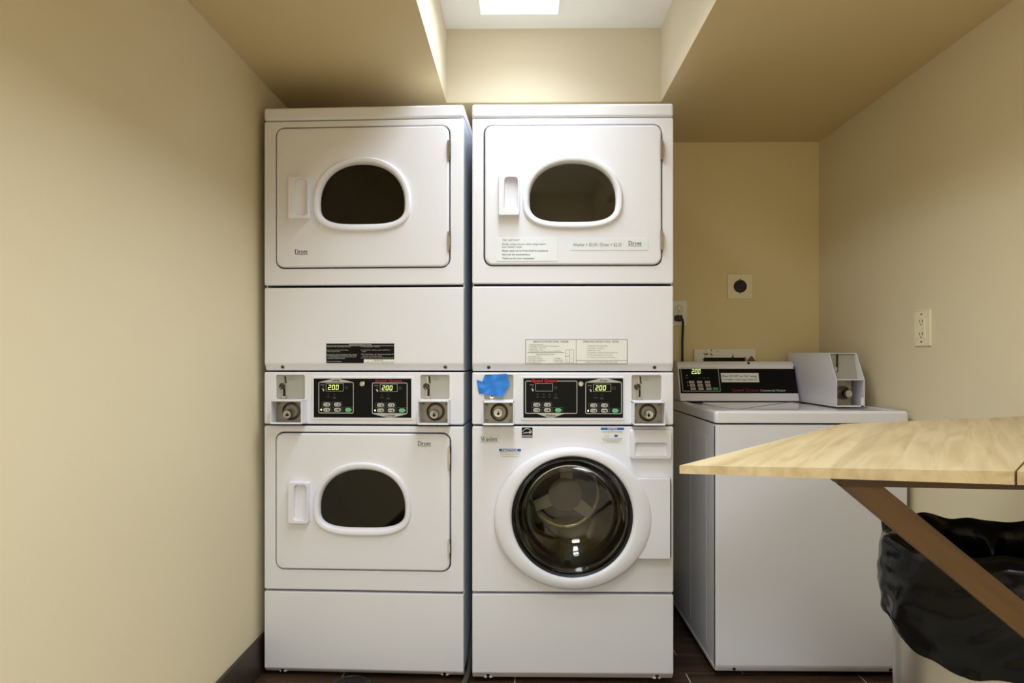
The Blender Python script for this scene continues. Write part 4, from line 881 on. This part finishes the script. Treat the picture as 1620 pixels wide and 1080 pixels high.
# decorator outlet on the right wall
q0, q1 = at_x(1448.5, 519, XR), at_x(1474, 519, XR); zt_, zb2 = at_x(1461, 490, XR).z, at_x(1461, 547.5, XR).z
t = thing('wall_outlet', 'cream safety outlet plate on the right wall above the wooden table', 'outlet', (XR, (q0.y + q1.y) / 2, (zt_ + zb2) / 2), -PI / 2)
hw, hh = abs(q0.y - q1.y) / 2, (zt_ - zb2) / 2
MB().plate(rrect(-hw, hw, -hh, hh, .003), -.0065, 0, .004).build('cover_plate', M['ivory'], t)
k2 = MB().plate(rrect(-hw * .45, hw * .45, -hh * .56, hh * .56, .002), -.0085, -.005, .001).build('outlet_insert', M['ivory'], t)
b = MB(); f = flatf(-.0088); u = hw
for zz in (hh * .36, -hh * .34):
    b.rect(-u * .22, -u * .14, zz - .003, zz + .006, f); b.rect(u * .14, u * .22, zz - .003, zz + .006, f); b.flat(ellipse(0, zz - .010, .0026, .0026, 10), f)
b.build('contact_slot', M['slot'], k2, smooth=False)
b = MB(); b.box(-u * .2, -u * .02, -.0095, -.008, -.004, .002).box(u * .02, u * .2, -.0095, -.008, -.004, .002); b.build('test_button', M['ivory2'], k2, smooth=False)
for s_ in (1, -1): screw(t, 0, s_ * hh * .76, -.0066, .0028, M['cup'])

# ------------------------------------------------------------------ folding table on the right wall
ZT = 0.948
tp = lambda x, y: at_z(x, y, ZT)
A, B_, Cc, Dd = tp(1075, 736), tp(1607, 745.5), tp(1331, 670.5), tp(1600, 659)
dAB = Vector((B_.x - A.x, B_.y - A.y)).normalized(); XW = XR - 0.006
E = Vector((A.x, A.y)) + dAB * ((XW - A.x) / dAB.x)
dCD = Vector((Dd.x - Cc.x, Dd.y - Cc.y)); Fp = Vector((Cc.x, Cc.y)) + dCD * ((XW - Cc.x) / dCD.x)
poly = [(A.x, A.y), (E.x, E.y), (Fp.x, Fp.y), (Cc.x, Cc.y)]
TB = thing('folding_table', 'pale butcher-block folding table fixed to the right wall on a slanting strut', 'table', (XW, (E.y + Fp.y) / 2, 0)); TBL = Vector(TB.location)
def clip(poly, p, n, keep=0.0):                       # keep the side where (q-p).n >= keep
    out = []; m = len(poly)
    for i in range(m):
        a, b_ = poly[i], poly[(i + 1) % m]; da = (a[0] - p[0]) * n[0] + (a[1] - p[1]) * n[1] - keep; db = (b_[0] - p[0]) * n[0] + (b_[1] - p[1]) * n[1] - keep
        if da >= 0: out.append(a)
        if da * db < 0: t_ = da / (da - db); out.append((a[0] + (b_[0] - a[0]) * t_, a[1] + (b_[1] - a[1]) * t_))
    return out
jd = Vector((tp(1620, 731).x - B_.x, tp(1620, 731).y - B_.y)).normalized(); jn = (jd.y, -jd.x)     # joint direction, normal to the right
leafA = clip(poly, (B_.x, B_.y), (-jn[0], -jn[1]), 0.0015); leafB = clip(poly, (B_.x, B_.y), jn, 0.0015)
ang = math.radians(58); sdv = (math.cos(ang), math.sin(ang)); sn = (sdv[1], -sdv[0])
TH = 0.0185
for leaf in (leafA, leafB):
    ts = [(q[0] * sn[0] + q[1] * sn[1]) for q in leaf]; lo, hi = min(ts), max(ts); s0 = lo
    while s0 < hi - 1e-4:
        wv_ = random.choice((0.040, 0.046, 0.052)); s1 = min(hi, s0 + wv_)
        if hi - s1 < 0.018: s1 = hi
        pz = clip(clip(leaf, (0, 0), sn, s0), (0, 0), (-sn[0], -sn[1]), -s1)
        cl = []
        for q in pz:
            if not cl or math.hypot(q[0] - cl[-1][0], q[1] - cl[-1][1]) > 1e-4: cl.append(q)
        if len(cl) > 2 and math.hypot(cl[0][0] - cl[-1][0], cl[0][1] - cl[-1][1]) < 1e-4: cl.pop()
        if len(cl) > 2:
            b = MB(); b.prism_z([(q[0] - TBL.x, q[1] - TBL.y) for q in cl], ZT - TH, ZT)
            for v_ in b.bm.verts:                     # the free end of the board is planed a little thinner
                if v_.co.z < ZT - .001: v_.co.z = ZT - min(TH, .0118 + .0148 * ((v_.co.x + TBL.x - A.x) * dAB.x + (v_.co.y + TBL.y - A.y) * dAB.y))
            b.build('plank', M['maple'], TB, smooth=False)
        s0 = s1
# batten and strut, set a little behind the front edge
nb = Vector((-dAB.y, dAB.x))                          # inwards (away from the camera)
SY = 0.035
def back(p_): return Vector((p_[0], p_[1])) + nb * SY
oA = Vector((A.x, A.y)) + nb * SY; pn = (nb.x, nb.y, 0)
def on_strut(px, py, off=0.0): return ray_plane(px, py, (oA.x + nb.x * off, oA.y + nb.y * off, 0), pn)
def board(pts, thick, name, m):
    fr = [on_strut(*q) for q in pts]; bk = [p_ + Vector((nb.x, nb.y, 0)) * thick for p_ in fr]
    b = MB().loft([[tuple(p_ - TBL) for p_ in fr], [tuple(p_ - TBL) for p_ in bk]], True, True); return b.build(name, m, TB, smooth=False)
p0 = on_strut(1319, 757); p1 = on_strut(1319, 768); u0 = Vector((p0.x, p0.y)); ue = u0 + dAB * ((XW - .004 - u0.x) / dAB.x)
zt0, zt1 = ZT - TH, p1.z - 0.0005
bat = [Vector((u0.x, u0.y, zt0)), Vector((u0.x + dAB.x * .012, u0.y + dAB.y * .012, zt1)), Vector((ue.x, ue.y, zt1)), Vector((ue.x, ue.y, zt0))]
MB().loft([[tuple(p_ - TBL) for p_ in bat], [tuple(p_ + Vector((nb.x, nb.y, 0)) * .045 - TBL) for p_ in bat]], True, True).build('batten', M['batten'], TB, smooth=False)
# strut: two parallel edges measured in the picture, carried on to the wall
s_a, s_b, s_c, s_d = on_strut(1330, 768), on_strut(1620, 1008), on_strut(1397, 769), on_strut(1620, 951)
dl_ = (s_b - s_a); dw_ = (s_d - s_c); k1 = (XW - .006 - s_a.x) / dl_.x; k2_ = (XW - .006 - s_c.x) / dw_.x
zt3 = zt1 + .0005
sa2 = s_a + dl_ * ((zt3 - s_a.z) / dl_.z); sc2 = s_c + dw_ * ((zt3 - s_c.z) / dw_.z)
fr = [sa2, s_a + dl_ * k1, s_c + dw_ * k2_, sc2]; bk = [p_ + Vector((nb.x, nb.y, 0)) * .02 for p_ in fr]
stt = MB().loft([[tuple(p_ - TBL) for p_ in fr], [tuple(p_ - TBL) for p_ in bk]], True, True).build('strut', M['strut'], TB, smooth=False)
wm = M['strut'].node_tree.nodes['turn']; wm.inputs['Rotation'].default_value = (0, math.radians(-38), 0)

# ------------------------------------------------------------------ trash can with black liner
TX, TY, TR, TZ = 0.962, 1.40, 0.205, 0.729
can = MB().lathe((0, 0, 0), (0, 0, 1), [(TR * .93, 0.0), (TR * .95, .012), (TR, TZ - .02), (TR * 1.03, TZ - .012), (TR * 1.03, TZ), (TR * .99, TZ), (TR * .97, TZ - .03), (TR * .9, .02), (0.001, .02)], 48, True)
can = can.build('trash_can', M['can'], None); can.location = (TX, TY, 0)
tag(can, 'brushed steel trash can standing under the wooden table', 'trash can')
def liner():
    n = 160; b = MB(); rnd = random.Random(3)
    ph = [(rnd.uniform(0, 6.28), rnd.choice((3, 5, 8, 11, 17, 23)), rnd.uniform(.4, 1)) for _ in range(14)]
    def wr(a, s): return sum(w_ * math.sin(k_ * a + p_ + s * (1.5 + i * .7)) for i, (p_, k_, w_) in enumerate(ph)) / 5
    prof = []                                         # (radius offset, height, wrinkle, kind)
    rings = []
    N1, N2 = 26, 18
    for j in range(N1):                               # inside, from deep to the rim
        t_ = j / (N1 - 1); rings.append(('in', t_))
    for j in range(1, N2): rings.append(('out', j / (N2 - 1)))
    R_ = []
    for kind, t_ in rings:
        ring = []
        for i in range(n):
            a = 2 * PI * i / n; ca, sa = math.cos(a), math.sin(a)
            rim = TZ + 0.021 + 0.007 * math.sin(3 * a + 1) + 0.006 * wr(a, 9)
            if kind == 'in':
                z = (rim - .50) + .50 * t_; fold = math.exp(-((a - 1.15) / .10) ** 2) + .8 * math.exp(-((a - .62) / .08) ** 2) + .5 * math.exp(-((a - 1.75) / .12) ** 2)
                r = min(TR * (.87 + .065 * t_), TR * (.80 + .17 * t_) * min(1, .12 + 5 * t_) + .016 * wr(a, t_ * 3) * t_) - .040 * fold * t_ ** 2 * (1 - t_ ** 12) + .012 * t_ ** 30
            else:
                bot = 0.155 + .05 * (0.5 + 0.5 * math.cos(a + 1.9)) + .012 * math.sin(2 * a)
                z = rim - bot * t_; r = TR * 1.045 + .012 * math.sin(PI * min(1, t_ * 1.1)) + .012 * wr(a, t_ * 2.2) * (0.5 + .7 * t_) + .004 - .006 * max(0, t_ - .85) / .15
                r = max(r, TR * 1.042)
            ring.append((r * ca, r * sa, z))
        R_.append(ring)
    b.loft(R_, True, False); o = b.build('bin_liner', M['bag'], None, angle=180); o.location = (TX, TY, 0)
    return tag(o, 'glossy black plastic liner folded over the rim of the trash can', 'bag')
liner()

# ------------------------------------------------------------------ small things on the floor
t = thing('floor_drain', 'round black floor drain at the foot of the stacked dryers', 'drain', (at_z(557, 1080, 0).x, 2.362, 0))
MB().lathe((0, 0, 0), (0, 0, 1), [(0.066, 0.0), (0.066, .005), (0.063, .007), (0.058, .0065), (0.056, .004), (0.0, .004)], 36).build('drain_rim', M['cup'], t)
b = MB()
for k in range(-3, 4):
    hw_ = math.sqrt(max(0, .054 ** 2 - (k * .014) ** 2)); b.box(-hw_, hw_, k * .014 - .004, k * .014 + .004, .004, .0065)
b.lathe((0, 0, 0.0042), (0, 0, 1), [(.0565, 0), (.0565, .0022), (.048, .0022)], 30); b.build('drain_grate', M['rubber'], t, smooth=False)
hp = [at(745, 985, 2.75), at(743.5, 1020, 2.62), at(741, 1045, 2.55)]
x_ = at_z(738, 1076, 0).x
pts = [Vector(q) for q in ((-.1805, 2.62, .13), (-.181, 2.57, .08), (-.182, 2.51, .036), (-.184, 2.45, .0145), (-.189, 2.385, .0108), (-.196, 2.34, .0108), (-.206, 2.29, .0108))]
o = MB().tube([p_ - Vector((-.195, 2.44, 0)) for p_ in pts], .0098, 12).build('water_hose', M['hose'], None); o.location = (-.195, 2.44, 0)
tag(o, 'grey braided water hose lying in the gap between the two stacks', 'hose')
